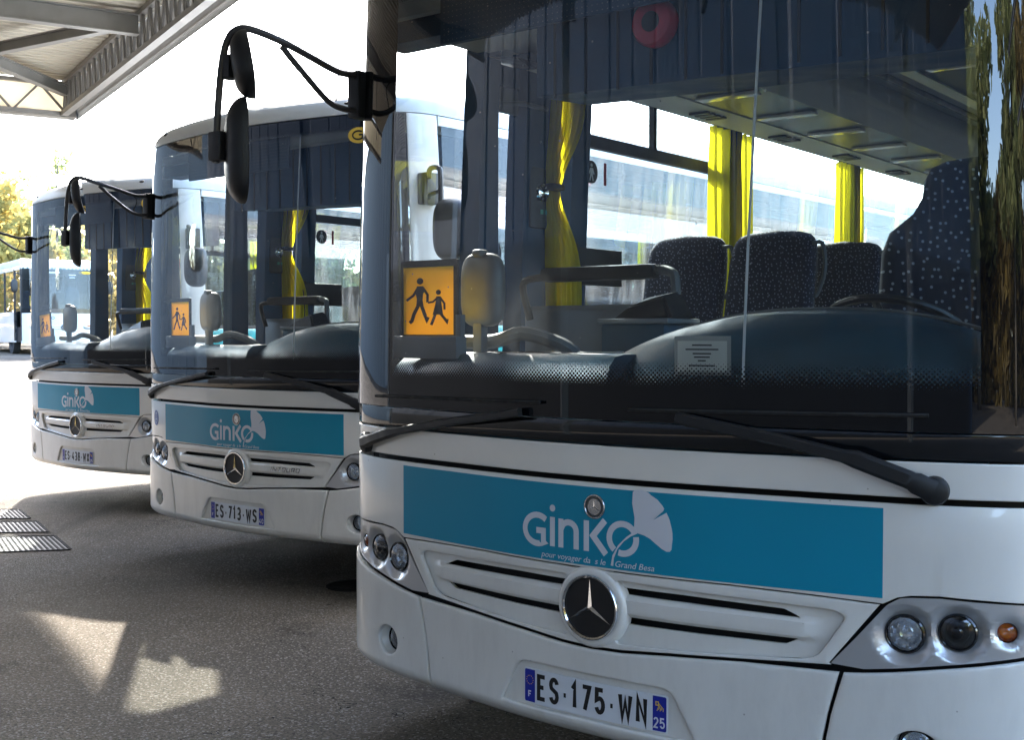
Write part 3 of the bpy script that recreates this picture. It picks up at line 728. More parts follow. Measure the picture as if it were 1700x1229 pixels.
    # underbody and wheels
    bm = bm_new(); box(bm, -1.29, 1.29, .52, 2.15, .40, .95); box(bm, -.95, .95, 2.1, 3.45, .40, .95); box(bm, -1.29, 1.29, 3.4, 8.3, .40, .95); box(bm, -.95, .95, 8.25, 9.5, .4, .95); box(bm, -1.29, 1.29, 9.5, 11.8, .40, .95); box(bm, -1.2, 1.2, .30, .54, .42, 1.2)
    obj('underbody', bm, 'gap_black', P)
    for s in (-1, 1):
        for y in (2.78, 8.9):
            bm = bm_new(); c = (s * 1.13, y, .49)
            lathe(bm, [(.30, .12), (.36, .135), (.46, .13), (.488, .10), (.49, .0), (.488, -.10), (.46, -.13), (.3, -.12)], c=c, axis=(s, 0, 0), n=40, cap=False); w = obj('wheel', bm, 'rubber', P)
            bm = bm_new(); lathe(bm, [(.305, .12), (.27, .11), (.25, .03), (.14, .05), (.11, .11), (0, .12)], c=c, axis=(s, 0, 0), n=30, cap=False); obj('rim', bm, 'satin_chrome', w)
def xsec(poly, y0, y1, n=1):
    "extrude an open x-z polyline along y"
    bm = bm_new(); ys = rng(y0, y1, n); G = [[bm.verts.new((x, y, z)) for x, z in poly] for y in ys]
    for A, B in zip(G, G[1:]):
        for j in range(len(poly) - 1): bm.faces.new((A[j], A[j + 1], B[j + 1], B[j]))
    return bm
def set_uz(o, f):
    a = o.data.attributes.new('uz', 'FLOAT_VECTOR', 'POINT')
    for i, v in enumerate(o.data.vertices): a.data[i].vector = (*f(v.co), 0)

def build_seat(P):
    S = empty('seat', (0, 0, 0), parent=P)
    bm = bm_new(); prof_ = [(.20, 1.30, .05), (.215, 1.42, .055), (.222, 1.60, .055), (.222, 1.78, .052), (.219, 1.87, .048), (.211, 1.93, .043), (.198, 1.965, .036), (.178, 1.985, .028), (.14, 1.998, .018), (.0, 2.004, .006)]
    ring = []
    for w, z, t in prof_:
        yy = (z - 1.3) * .20; r = []
        for (a, b) in [(-1, -.2), (-.93, -.8), (-.7, -1), (0, -1.12), (.7, -1), (.93, -.8), (1, -.2), (1, .4), (.85, .9), (0, 1), (-.85, .9), (-1, .4)]:
            r.append(bm.verts.new((a * max(w, .004), yy + b * t, z - (.008 * abs(a) if z > 1.95 else 0))))
        ring.append(r)
    for A, B in zip(ring, ring[1:]):
        for j in range(12): bm.faces.new((A[j], A[(j + 1) % 12], B[(j + 1) % 12], B[j]))
    bmesh.ops.subdivide_edges(bm, edges=bm.edges[:], cuts=1, use_grid_fill=True, smooth=.5)
    o = obj('backrest', bm, 'seat_fabric', S, sharp=0); set_uz(o, lambda c: (c.x * 1.0 + c.y * .8, c.z))
    bm = bm_new(); blob(bm, (0, -.22, 1.36), (.22, .25, .07), 3.5); o = obj('cushion', bm, 'seat_fabric', S, sharp=0); set_uz(o, lambda c: (c.x, c.y + c.z))
    bm = bm_new(); tube(bm, [(.205, .10, 1.93), (.245, .12, 1.93), (.262, .115, 1.86), (.262, .105, 1.78), (.235, .10, 1.70), (.222, .09, 1.68)], .010, 7, sub=3); obj('grab_handle', bm, 'inner_grey', S)
    bm = bm_new(); box(bm, -.18, .18, -.05, .0, .95, 1.32); obj('seat_frame', bm, 'dark_grey', S)
    return S

def build_curtain(P, y0, y1, tied=False, s=-1):
    bm = bm_new(); nz, ny = 26, 46; G = []
    for i in range(nz + 1):
        z = 2.70 - (1.05 if tied else 1.15) * i / nz; row = []
        for j in range(ny + 1):
            t = j / ny
            if tied:
                k = math.exp(-((z - 2.22) / .22) ** 2); lo = y0 + .03 - .02 * k; hi = y1 * (1 - k * .68) + (y0 + .03) * k * .68
                if z < 2.22: hi = hi * .86 + (y0) * .14
                yy = lo + (hi - lo) * t; am = .034 * (1 - .6 * k)
            else: yy = y0 + (y1 - y0) * (t + .015 * sin(z * 4 + t * 9)); am = .032
            row.append(bm.verts.new((s * (1.175 - am * sin(t * 2 * pi * (5.5 if tied else 7) + .8 * sin(z * 2.3))), yy, z)))
        G.append(row)
    for A, B in zip(G, G[1:]):
        for j in range(ny): bm.faces.new((A[j], A[j + 1], B[j + 1], B[j]))
    c = obj('curtain', bm, 'curtain', P, sharp=0)
    if tied:
        bm = bm_new(); blob(bm, (s * 1.17, y0 + .05, 2.22), (.045, .05, .016), 4); obj('curtain_tie', bm, 'satin_black', c)

def interior(P):
    bm = bm_new(); box(bm, -1.24, 1.24, .55, 11.8, .95, .97); obj('floor', bm, 'dark_grey', P)
    for s in (-1, 1):
        bm = bm_new(); box(bm, s * 1.235, s * 1.255, 1.36 if s < 0 else .62, 11.8, .97, 1.63); box(bm, s * 1.15, s * 1.235, 1.42 if s < 0 else .7, 11.8, 1.58, 1.63, .01); obj('side_lining', bm, 'inner_grey', P)
        # overhead racks
        r1 = xsec([(s * 1.24, 2.73), (s * 1.02, 2.70), (s * .925, 2.63)], .95, 11.6, 4); obj('curtain_rail', r1, 'satin_black', P)
        r2 = obj('luggage_rack', xsec([(s * .925, 2.622), (s * .70, 2.616), (s * .70, 2.63)], .9, 11.6, 4), 'inner_light', P)
        bm = xsec([(s * .70, 2.622), (s * .32, 2.622)], .9, 11.6, 8); obj('rack_underside', bm, 'inner_dark_gloss', r2)
        bm = xsec([(s * .32, 2.615), (s * .19, 2.655), (s * .17, 2.70), (s * .22, 2.80)], .9, 11.6, 4); obj('rack_edge', bm, 'inner_light', r2, sharp=60)
        bm = bm_new()
        for i in range(17): y = 1.2 + i * .6; box(bm, s * .66, s * .37, y, y + .075, 2.606, 2.619, .004)
        obj('strip_light', bm, 'strip_light', r2)
        bm = bm_new()
        for i in range(12):
            for k in range(4): y = 1.25 + i * .85 + k * .055; box(bm, s * .76, s * .86, y, y + .032, 2.606, 2.6165, .003)
        obj('air_vent', bm, 'satin_black', r2)
        bm = bm_new(); tube(bm, [(s * .30, .95, 2.50), (s * .30, 1.05, 2.55), (s * .30, 4.6, 2.55), (s * .30, 4.7, 2.60)], .014, 7); 
        if s > 0: obj('hand_rail', bm, 'satin_black', P)
        else: bm.free()
    bm = bm_new(); box(bm, -1.2, 1.2, .32, .95, 2.735, 2.79); obj('front_ceiling', bm, 'inner_light', P)
    # header above the windscreen
    bm = bm_new()
    v0 = [(-.50, .40, 2.385), (1.17, .40, 2.335), (1.17, .40, 2.80), (-.50, .40, 2.80)]; v1 = [(x, .72, z + .02) for x, y, z in v0]
    a = [bm.verts.new(p) for p in v0]; b = [bm.verts.new(p) for p in v1]; bm.faces.new(a); bm.faces.new(b[::-1])
    for i in range(4): bm.faces.new((a[i], b[i], b[(i + 1) % 4], a[(i + 1) % 4]))
    box(bm, -1.22, -.5, .36, .50, 2.655, 2.80); bmesh.ops.recalc_face_normals(bm, faces=bm.faces)
    hd = obj('header_panel', bm, 'inner_navy', P)
    bm = bm_new()
    for x in rng(-.42, 1.12, 12): box(bm, x - .004, x + .004, .394, .401, 2.37, 2.8)
    obj('rib_reflection', bm, 'gap_black', hd)  # thin dark strips standing in for ribs reflected in the glass
    bm = bm_new(); box(bm, -.86, .16, .30, .315, 2.60, 2.80, .003); bl = obj('sun_blind', bm, 'inner_navy', P)
    bm = bm_new()
    for i in range(50):
        for j in range(9):
            x = -.84 + i * .02; z = 2.612 + j * .02; c = [bm.verts.new((x + a, .2985, z + b)) for a, b in ((-.0022, 0), (0, -.0022), (.0022, 0), (0, .0022))]; bm.faces.new(c)
    obj('perforation', bm, 'steel_grey', bl)
    bm = bm_new(); lathe(bm, [(.078, 0), (.078, .03), (.070, .042), (.045, .046), (.03, .046)], c=(-.01, .395, 2.56), n=36); rd = obj('round_alarm', bm, 'red_plastic', P)
    bm = bm_new(); lathe(bm, [(.033, .0), (.033, .0035), (0, .004)], c=(-.01, .352, 2.56), n=28); obj('alarm_label', bm, 'ink_black', rd)
    # dashboard: shelf on the kerb side
    us = rng(-1.10, .0, 30); rows = [(1.20, -.05), (1.36, -.065), (1.455, -.10), (1.485, -.135), (1.492, -.18)]
    bm = bm_new(); G = [[bm.verts.new(warp(u, z - .02 * max(0, (abs(u) - .85) / .3), o)) for u in us] for z, o in rows]
    G.append([bm.verts.new((warp(u, 1.49).x, .66, 1.49)) for u in us]); G.append([bm.verts.new((warp(u, 1.49).x, .68, .97)) for u in us])
    for A, B in zip(G, G[1:]):
        for j in range(len(us) - 1): bm.faces.new((A[j], A[j + 1], B[j + 1], B[j]))
    bm.faces.new([r[0] for r in G]); bm.faces.new([r[-1] for r in G][::-1])
    db = obj('dashboard', bm, 'dash', P, sharp=50)
    bm = bm_new()
    for i in range(14):
        for j in range(3): box(bm, -.92 + i * .052, -.885 + i * .052, .335 + j * .018, .344 + j * .018, 1.4895, 1.4925)
    obj('demister_vent', bm, 'gap_black', db)
    bm = bm_new(); box(bm, -.52, -.515, .20, .66, 1.489, 1.4935); box(bm, -1.0, -.06, .555, .560, 1.489, 1.4935); obj('dash_seam', bm, 'gap_black', db)
    bm = bm_new(); box(bm, -.36, -.22, .44, .54, 1.4925, 1.4955, rot=Matrix.Rotation(.35, 3, 'Z')); obj('paper_slip', bm, 'paper', db)
    us = rng(-.20, 1.13, 44)
    def top(u):
        t = (u - .50) / .70; return 1.632 - .155 * abs(t) ** 2.4
    bm = bm_new(); G = []
    for k in range(11):
        t = k / 10; row = []
        for u in us:
            h = top(u); f = warp(u, 1.2, -.06)
            if k <= 6: a = k / 6; z = 1.18 + (h - 1.18) * sin(a * pi / 2); y = f.y + (.52 - f.y) * (1 - cos(a * pi / 2))
            else: a = (k - 6) / 4; z = h - .10 * a * a; y = .52 + .30 * a
            row.append(bm.verts.new((f.x, y, z)))
        G.append(row)
    for A, B in zip(G, G[1:]):
        for j in range(len(us) - 1): bm.faces.new((A[j], A[j + 1], B[j + 1], B[j]))
    bm.faces.new([r[0] for r in G]); bm.faces.new([r[-1] for r in G][::-1])
    bi = obj('instrument_hood', bm, 'dash', db, sharp=40)
    bm = bm_new(); tube(bm, [(u, .525, top(u) + .002) for u in us], .006, 6); obj('hood_highlight', bm, 'inner_grey', db)  # paler tube drawn along the hood edge as its highlight
    # steering wheel
    c = Vector((.56, 1.0, 1.555)); n_ = Vector((0, .5, .86)).normalized(); e1 = Vector((1, 0, 0)); e2 = n_.cross(e1)
    bm = bm_new(); tube(bm, [c + (e1 * cos(a) + e2 * sin(a)) * .235 for a in rng(0, 2 * pi, 40)[:-1]], .0145, 8, closed=True)
    for a in (.2, pi - .2, -pi / 2): tube(bm, [c - n_ * .03, c + (e1 * cos(a) + e2 * sin(a)) * .23], .014, 6)
    blob(bm, c - n_ * .03, (.07, .06, .03), 2.5); tube(bm, [c - n_ * .03, c - n_ * .5 + Vector((0, -.1, 0))], .04, 8); obj('steering_wheel', bm, 'satin_black', P)
    # driver's seat
    D = empty('driver_seat', (0, 0, 0), parent=P); pr = [(.23, 1.25, .07), (.30, 1.45, .08), (.325, 1.70, .08), (.325, 1.86, .078), (.30, 1.94, .072), (.215, 2.01, .062), (.185, 2.07, .056), (.182, 2.13, .05), (.165, 2.175, .04), (.11, 2.20, .025), (0, 2.21, .01)]
    bm = bm_new(); ring = []
    for w, z, t in pr:
        r = []
        for (a, b) in [(-1, -.3), (-.9, -.95), (-.6, -1), (0, -.85), (.6, -1), (.9, -.95), (1, -.3), (1, .5), (.8, 1), (0, 1.1), (-.8, 1), (-1, .5)]: r.append(bm.verts.new((.645 + a * max(w, .004), 1.42 + (z - 1.25) * .16 + b * t, z)))
        ring.append(r)
    for A, B in zip(ring, ring[1:]):
        for j in range(12): bm.faces.new((A[j], A[(j + 1) % 12], B[(j + 1) % 12], B[j]))
    bmesh.ops.subdivide_edges(bm, edges=bm.edges[:], cuts=1, use_grid_fill=True, smooth=.4)
    o = obj('backrest', bm, 'driver_fabric', D, sharp=0); set_uz(o, lambda c: (c.x + c.y * .7, c.z))
    bm = bm_new(); blob(bm, (.66, 1.2, 1.32), (.25, .26, .08), 3.5); o = obj('cushion', bm, 'driver_fabric', D, sharp=0); set_uz(o, lambda c: (c.x, c.y))
    bm = bm_new(); box(bm, .48, .84, 1.05, 1.4, .97, 1.26, .03); obj('seat_base', bm, 'dark_grey', D)
    # guide's partition, rails, ticket machine
    bm = bm_new(); box(bm, -1.16, -.50, 1.20, 1.225, .97, 1.675, .006); box(bm, -1.16, -.5, 1.195, 1.20, 1.66, 1.68); pt = obj('partition', bm, 'steel_grey', P)
    bm = bm_new(); tube(bm, [(-1.10, 1.16, 1.62), (-1.11, 1.12, 1.765), (-1.02, 1.10, 1.795), (-.80, 1.1, 1.80)], .016, 8, sub=3); box(bm, -.98, -.43, 1.06, 1.13, 1.775, 1.835, .02); obj('arm_rest', bm, 'satin_black', pt)
    bm = bm_new(); tube(bm, [(-.45, 1.1, 1.815), (-.36, 1.08, 1.80), (-.325, 1.06, 1.76), (-.32, 1.06, 1.60)], .019, 8, sub=3); obj('grab_rail', bm, 'inner_grey', pt)
    bm = bm_new(); box(bm, -.50, -.22, .80, 1.02, .97, 1.60, .02); tm = obj('ticket_machine', bm, 'dash', P)
    bm = bm_new(); box(bm, -.51, -.20, .79, 1.03, 1.595, 1.615, .006); obj('machine_shelf', bm, 'steel_grey', tm)
    bm = bm_new(); v = [bm.verts.new(p) for p in [(-.47, .82, 1.61), (-.2, .82, 1.61), (-.2, 1.0, 1.61), (-.47, 1.0, 1.61), (-.43, .88, 1.66), (-.26, .85, 1.70), (-.25, .98, 1.72), (-.40, .98, 1.70)]]
    for f in ((3, 2, 1, 0), (4, 5, 6, 7), (0, 1, 5, 4), (1, 2, 6, 5), (2, 3, 7, 6), (3, 0, 4, 7)): bm.faces.new([v[i] for i in f])
    bmesh.ops.bevel(bm, geom=bm.edges[:], offset=.012, segments=2, affect='EDGES'); obj('machine_top', bm, 'satin_black', tm)
    bm = bm_new(); blob(bm, (-.12, 1.32, 1.53), (.22, .15, .09), 2.6); o = obj('seat_cushion', bm, 'floral_fabric', P); set_uz(o, lambda c: (c.x * 3, c.z * 3 + c.y * 2))
    bm = bm_new(); box(bm, -1.20, -1.17, 1.60, 2.0, 1.79, 1.965, .004); box(bm, -1.21, -1.165, 1.585, 1.615, 1.60, 1.98); obj('wall_board', bm, 'satin_black', P)
    bm = bm_new(); lathe(bm, [(.016, 0), (.016, .004), (0, .004)], c=(-1.17, 1.60, 1.93), axis=(1, -.2, 0), n=10)
    lathe(bm, [(.016, 0), (.016, .004), (0, .004)], c=(-1.17, 1.60, 1.86), axis=(1, -.2, 0), n=10); bm.free()
    # loudspeaker panel on the first pillar
    bm = bm_new(); box(bm, -1.205, -1.18, 1.27, 1.43, 2.03, 2.31, .02); sp = obj('switch_panel', bm, 'dark_grey', P)
    bm = bm_new(); lathe(bm, [(.045, 0), (.04, .012), (.028, .016), (.014, .008), (0, .012)], c=(-1.18, 1.355, 2.19), axis=(1, 0, 0), n=20, cap=False); obj('switch_key', bm, 'chrome', sp)
    bm = bm_new(); box(bm, -1.181, -1.177, 1.34, 1.36, 2.095, 2.115); box(bm, -1.181, -1.177, 1.375, 1.395, 2.095, 2.115); obj('indicator_light', bm, 'green_led', sp)
    # pictogram stickers on the first window
    for y in (1.735, 1.865):
        x = -1.262; bm = bm_new(); lathe(bm, [(.056, 0), (.056, .0015), (0, .0016)], c=(x, y, 2.345), axis=(1, 0, 0), n=28); st = obj('pictogram_sticker', bm, 'ink_black', P)
        L = [circ(0, .033, .009, 14), [(-.012, .02), (.012, .02), (.024, -.008), (.018, -.011), (.009, .004), (.010, -.012), (.018, -.042), (.010, -.043), (0, -.014), (-.010, -.043), (-.018, -.042), (-.010, -.012), (-.009, .004), (-.018, -.011), (-.024, -.008)]]
        bm = flat(L, t=.001, top=.003)
        bmesh.ops.transform(bm, matrix=Matrix.Translation((x, y, 2.345)) @ Matrix(((0, 0, 1, 0), (1, 0, 0, 0), (0, 1, 0, 0), (0, 0, 0, 1))), verts=bm.verts); obj('walking_figure', bm, 'plate_white', st)
    bm = bm_new(); box(bm, -1.262, -1.259, 1.975, 1.995, 2.29, 2.40); obj('hammer_sticker', bm, 'red_plastic', P)
    # inside mirror on its stalk
    bm = bm_new(); blob(bm, (-.71, .36, 1.715), (.088, .042, .132), 3.6); im = obj('inside_mirror', bm, 'mirror_shell', P)
    bm = bm_new(); blob(bm, (-.71, .343, 1.845), (.022, .028, .014), 4); obj('mirror_cap', bm, 'inner_grey', im)
    bm = bm_new(); box(bm, -.735, -.695, .33, .37, 1.49, 1.60, .006); obj('mirror_stalk', bm, 'inner_grey', im)
    bm = bm_new(); tube(bm, [(-.98, .42, 1.53), (-.70, .40, 1.53), (-.58, .42, 1.56), (-.45, .48, 1.52), (-.40, .52, 1.47)], .026, 8, sub=4); obj('dash_hose', bm, 'inner_grey', P)
    # cord hanging down the glass
    bm = bm_new(); tube(bm, [warp(.475 + .085 * ((z - 1.40) / 1.4) ** 1.3, z, -.03) for z in rng(1.40, 2.80, 14)], .0042, 6); obj('cord', bm, 'plate_white', P)
    # seats and curtains
    s0 = build_seat(P); first = True
    for i in range(10):
        for x in (-1.0, -.53, .53, 1.0):
            y = 2.22 + .84 * i + (.12 if x > 0 else 0)
            o = s0 if first else copy_tree(s0, P); first = False; o.location = (x, y, .055)
    build_curtain(P, 1.37, 1.66, True)
    for a, b in ((2.90, 3.40), (4.64, 5.06), (6.40, 6.86), (8.1, 8.5)): build_curtain(P, a, b)
    for a, b in ((2.96, 3.36), (6.40, 6.86)): build_curtain(P, a, b, s=1)

def mirrors(P):
    A = empty('mirror_arm', parent=P)
    bm = bm_new(); tube(bm, [(-1.17, .20, 2.515), (-1.155, .08, 2.505), (-1.15, -.05, 2.53), (-1.135, -.20, 2.555), (-1.18, -.30, 2.585), (-1.215, -.335, 2.582), (-1.245, -.35, 2.545), (-1.262, -.36, 2.46), (-1.283, -.36, 2.32), (-1.298, -.36, 2.14)], .0128, 9, sub=5)
    obj('arm_tube', bm, 'arm_grey', A)
    bm = bm_new(); tube(bm, [(-1.17, .19, 2.385), (-1.165, .12, 2.378), (-1.18, .05, 2.40), (-1.15, -.10, 2.475), (-1.14, -.20, 2.54)], .0112, 9, sub=5); obj('arm_brace', bm, 'arm_grey', A)
    bm = bm_new(); box(bm, -1.205, -1.145, .17, .27, 2.355, 2.53, .012); obj('arm_mount', bm, 'satin_black', A)
    bm = bm_new(); tube(bm, [(-1.153, .05, 2.51), (-1.15, .09, 2.47), (-1.16, .07, 2.40)], .003, 5, sub=4); obj('mirror_cable', bm, 'satin_black', A)
    def mirror(name, c, hw, ht, hh, nrm, tilt=0, roll=0, par=None):
        n_ = Vector((nrm[0], nrm[1], 0)).normalized(); w_ = Vector((-n_.y, n_.x, 0)); m = Matrix((w_, n_, Vector((0, 0, 1)))).transposed()
        m = m @ Matrix.Rotation(tilt, 3, 'X') @ Matrix.Rotation(roll, 3, 'Y')
        c = Vector(c); par = par or P; bm = bm_new(); fr = []
        # shell: deep rounded back, flat front
        f = lambda w, e=3.2: math.copysign(abs(w) ** (2 / e), w); rings = []
        for k in range(9):
            t = k / 8; sc = 1 if k == 0 else cos(t * pi / 2) ** .55; d = -ht * 2 * sin(t * pi / 2)
            rings.append([bm.verts.new(c + m @ Vector((f(cos(a)) * hw * max(sc, .02), d, f(sin(a)) * hh * max(sc, .02)))) for a in rng(0, 2 * pi, 32)[:-1]])
        for X, Y in zip(rings, rings[1:]):
            for j in range(32): bm.faces.new((X[j], X[(j + 1) % 32], Y[(j + 1) % 32], Y[j]))
        bm.faces.new(rings[-1]); bm.faces.new(rings[0][::-1]); o = obj(name, bm, 'satin_black', par, sharp=50)
        bm = bm_new(); vs = [bm.verts.new(c + m @ Vector((f(cos(a)) * hw * .9, .003, f(sin(a)) * hh * .92))) for a in rng(0, 2 * pi, 32)[:-1]]; bm.faces.new(vs); obj('mirror_glass', bm, 'mirror_glass', o, sharp=0)
        return o
    mm = mirror('wing_mirror', (-1.235, -.285, 2.185), .110, .034, .180, (.55, .835), 0, .02, A)
    bm = bm_new(); box(bm, -1.315, -1.255, -.38, -.33, 2.145, 2.245, .008); obj('mirror_bracket', bm, 'satin_black', mm)
    mm = mirror('wide_angle_mirror', (-1.185, -.30, 2.47), .10, .032, .105, (.62, .785), .15, .42, A)
    bm = bm_new(); box(bm, -1.275, -1.22, -.365, -.31, 2.42, 2.50, .008); obj('mirror_bracket', bm, 'satin_black', mm)
    B = empty('driver_mirror_arm', parent=P); bm = bm_new(); tube(bm, [(1.30, .36, 2.45), (1.45, .20, 2.47), (1.58, .12, 2.46), (1.62, .10, 2.41), (1.62, .10, 2.15)], .0145, 8, sub=4)
    tube(bm, [(1.30, .36, 2.34), (1.45, .2, 2.33), (1.62, .1, 2.33)], .012, 8, sub=3); obj('arm_tube', bm, 'arm_grey', B)
    bm = bm_new(); box(bm, 1.25, 1.33, .31, .41, 2.30, 2.48, .01); obj('arm_mount', bm, 'satin_black', B)
    mirror('wing_mirror', (1.68, .12, 2.12), .10, .045, .165, (-.45, .89), 0, 0, B)
    # small sun-coloured brand oval behind the glass
    c = (1.01, 2.700); bm = flat([circ(*c, .070, 32, .046)], t=.001, top=.0065); gs = skin('oval_sticker', bm, 'label_yellow', P)
    k = flat(ribbon([(c[0] + .025, c[1] + .020)] + arcp(c[0], c[1], .038, .024, 60, 310, 14) + [(c[0] + .033, c[1] + .002), (c[0] + .004, c[1] + .002)], .010), t=.001, top=.0078)
    skin('oval_mark', k, 'ink_black', gs)
# ------------------------------------------------------------------ number plates, model lettering
def plate(P, txt, code):
    C = (0, .4525); x0, z0 = -.255, C[1] - .055
    b = skin('number_plate', flat([rnd([(x0, z0), (x0 + .52, z0), (x0 + .52, z0 + .11), (x0, z0 + .11)], .008)], t=.004, bev=.001, top=.004), 'plate_white', P)
    skin('plate_band', flat([rnd([(x0 + .004, z0 + .004), (x0 + .045, z0 + .004), (x0 + .045, z0 + .106), (x0 + .004, z0 + .106)], [.006, 0, 0, .006])], t=.0006, top=.0046), 'plate_blue', b)
    skin('plate_band', flat([rnd([(x0 + .472, z0 + .004), (x0 + .516, z0 + .004), (x0 + .516, z0 + .106), (x0 + .472, z0 + .106)], [0, .006, .006, 0])], t=.0006, top=.0046), 'plate_blue', b)
    skin('plate_letters', glyphs(txt, x0 + .054, z0 + .014, .0375, .083, .0132, .0113, .0054), 'ink_black', b)
    w = glyphs('F', x0 + .018, z0 + .018, .013, .021, .0035, .002, .0054); join(w, glyphs(code, x0 + .4745, z0 + .012, .0165, .032, .0045, .004, .0054)); skin('plate_code', w, 'film_white', b)
    bm = bm_new()
    for i in range(12): a = i * pi / 6; join(bm, flat([circ(x0 + .0245 + .0135 * cos(a), z0 + .073 + .0135 * sin(a), .0016, 5)], t=.0004, top=.0052))
    skin('plate_stars', bm, 'sign_yellow', b)
    cr = (x0 + .494, z0 + .075); bm = flat([[(cr[0] - .013, cr[1] + .016), (cr[0] - .002, cr[1] + .016), (cr[0] - .002, cr[1] + .003), (cr[0] - .013, cr[1] + .003)], [(cr[0] - .010, cr[1] + .013), (cr[0] - .005, cr[1] + .013), (cr[0] - .005, cr[1] + .006), (cr[0] - .010, cr[1] + .006)]], t=.0004, top=.0052)
    for a in range(5): join(bm, flat(ribbon([(cr[0] - .008 + a * .005, cr[1] - .012 + (a % 2) * .004), (cr[0] + .001 + a * .003, cr[1] + .010 - a * .003)], .002), t=.0004, top=.0052 + .0001 * a))
    skin('plate_arms', bm, 'label_yellow', b)
    return b
def model_name(P):
    bm = bm_new(); x = .315; z = .7385; h = .022; w = .0235
    for i, st in enumerate([[[(0, 0), (0, 1)]], [[(0, 0), (0, 1), (1, 0), (1, 1)]], [[(0, 1), (1, 1)], [(.5, 1), (.5, 0)]], [[(0, .05), (0, .95), (1, .95), (1, .05), (0, .05)][:5]], [[(0, 1), (0, 0), (1, 0), (1, 1)]], [[(0, 0), (0, 1), (1, 1), (1, .45), (.15, .45)], [(.5, .45), (1, 0)]], [[(0, .05), (0, .95), (1, .95), (1, .05), (0, .05)]]]):
        ww = w * (.2 if i == 0 else 1)
        for q in st: join(bm, flat(ribbon([(x + (p[0]) * ww + .3 * p[1] * h, z + p[1] * h) for p in q], .0062), t=.0015, top=.0015))
        x += ww + .0125
    return skin('model_lettering', bm, 'satin_chrome', P)
# ------------------------------------------------------------------ ground
def gz(x, y):
    t = min(1, max(0, (y - 15) / 26)); t = t * t * (3 - 2 * t); return .95 * t + max(0, y - 41) * .012
bm = bm_new()
xs = [-400, -200, -100, -60, -40, -30] + rng(-24, 24, 24) + [30, 40, 60, 100, 200, 400]; ys = [-300, -100, -40, -20, -10, 0, 5, 10, 14] + rng(15, 45, 30) + [50, 60, 80, 120, 200, 400]
G = [[bm.verts.new((x, y, gz(x, y))) for x in xs] for y in ys]
for A, B in zip(G, G[1:]):
    for j in range(len(xs) - 1): bm.faces.new((A[j], A[j + 1], B[j + 1], B[j]))
ground = obj('ground', bm, 'asphalt', sharp=0); tag(ground, kind='structure')

# drain gratings let into the asphalt
def grate(P4, label):
    P4 = [Vector((*p, 0)) for p in P4]; o_ = sum(P4, Vector()) / 4
    t = empty('drain_grate', o_); tag(t, label, 'drain grate', 'steel drain gratings in the asphalt')
    P4 = [p - o_ for p in P4]; f = lambda a, b: (P4[0] * (1 - a) + P4[1] * a) * (1 - b) + (P4[3] * (1 - a) + P4[2] * a) * b
    bm = bm_new(); vs = [bm.verts.new(f(a, b) + Vector((0, 0, .003))) for a, b in ((0, 0), (1, 0), (1, 1), (0, 1))]; bm.faces.new(vs); obj('pit', bm, 'gap_black', t, sharp=0)
    def bar(bm, a, b, w, z0, z1):
        d = (b - a).normalized(); s = Vector((-d.y, d.x, 0)) * w; v = []
        for z in (z0, z1):
            for p in (a - s, b - s, b + s, a + s): v.append(bm.verts.new(p + Vector((0, 0, z))))
        for q in ((0, 1, 5, 4), (1, 2, 6, 5), (2, 3, 7, 6), (3, 0, 4, 7), (4, 5, 6, 7)): bm.faces.new([v[i] for i in q])
    bm = bm_new(); L = (P4[1] - P4[0]).length; n = int(L / .036)
    for i in range(1, n): bar(bm, f(i / n, .02), f(i / n, .98), .008, .0035, .0075)
    obj('grate_bar', bm, 'cast_iron', t)
    bm = bm_new(); bar(bm, f(0, 0), f(1, 0), .010, .003, .009); bar(bm, f(0, 1), f(1, 1), .010, .003, .0088); bar(bm, f(0, .03), f(0, .97), .010, .003, .0086); bar(bm, f(1, .03), f(1, .97), .010, .003, .0094)
    obj('grate_frame', bm, 'cast_iron', t)
grate([(-5.4, 10.68), (-4.39, 10.69), (-4.08, 10.16), (-5.1, 10.12)], 'small steel drain grate in the asphalt, farthest of the three at the left')
grate([(-5.0, 9.95), (-3.96, 10.0), (-3.65, 9.45), (-4.7, 9.38)], 'steel drain grate in the asphalt between the nearest and the farthest grate')
grate([(-4.7, 9.14), (-3.54, 9.28), (-3.19, 8.67), (-4.35, 8.42)], 'steel drain grate with sun patches on it, nearest of the three at the left')
t = empty('manhole_cover', (-.98, 7.42, 0)); tag(t, 'dark round iron cover in the asphalt beside the nearest coach', 'manhole cover')
bm = bm_new(); lathe(bm, [(.17, .0), (.17, .007), (.15, .009), (.148, .006), (0, .006)], axis=(0, 0, 1), n=28, cap=False); obj('cover_plate', bm, 'cast_iron', t)

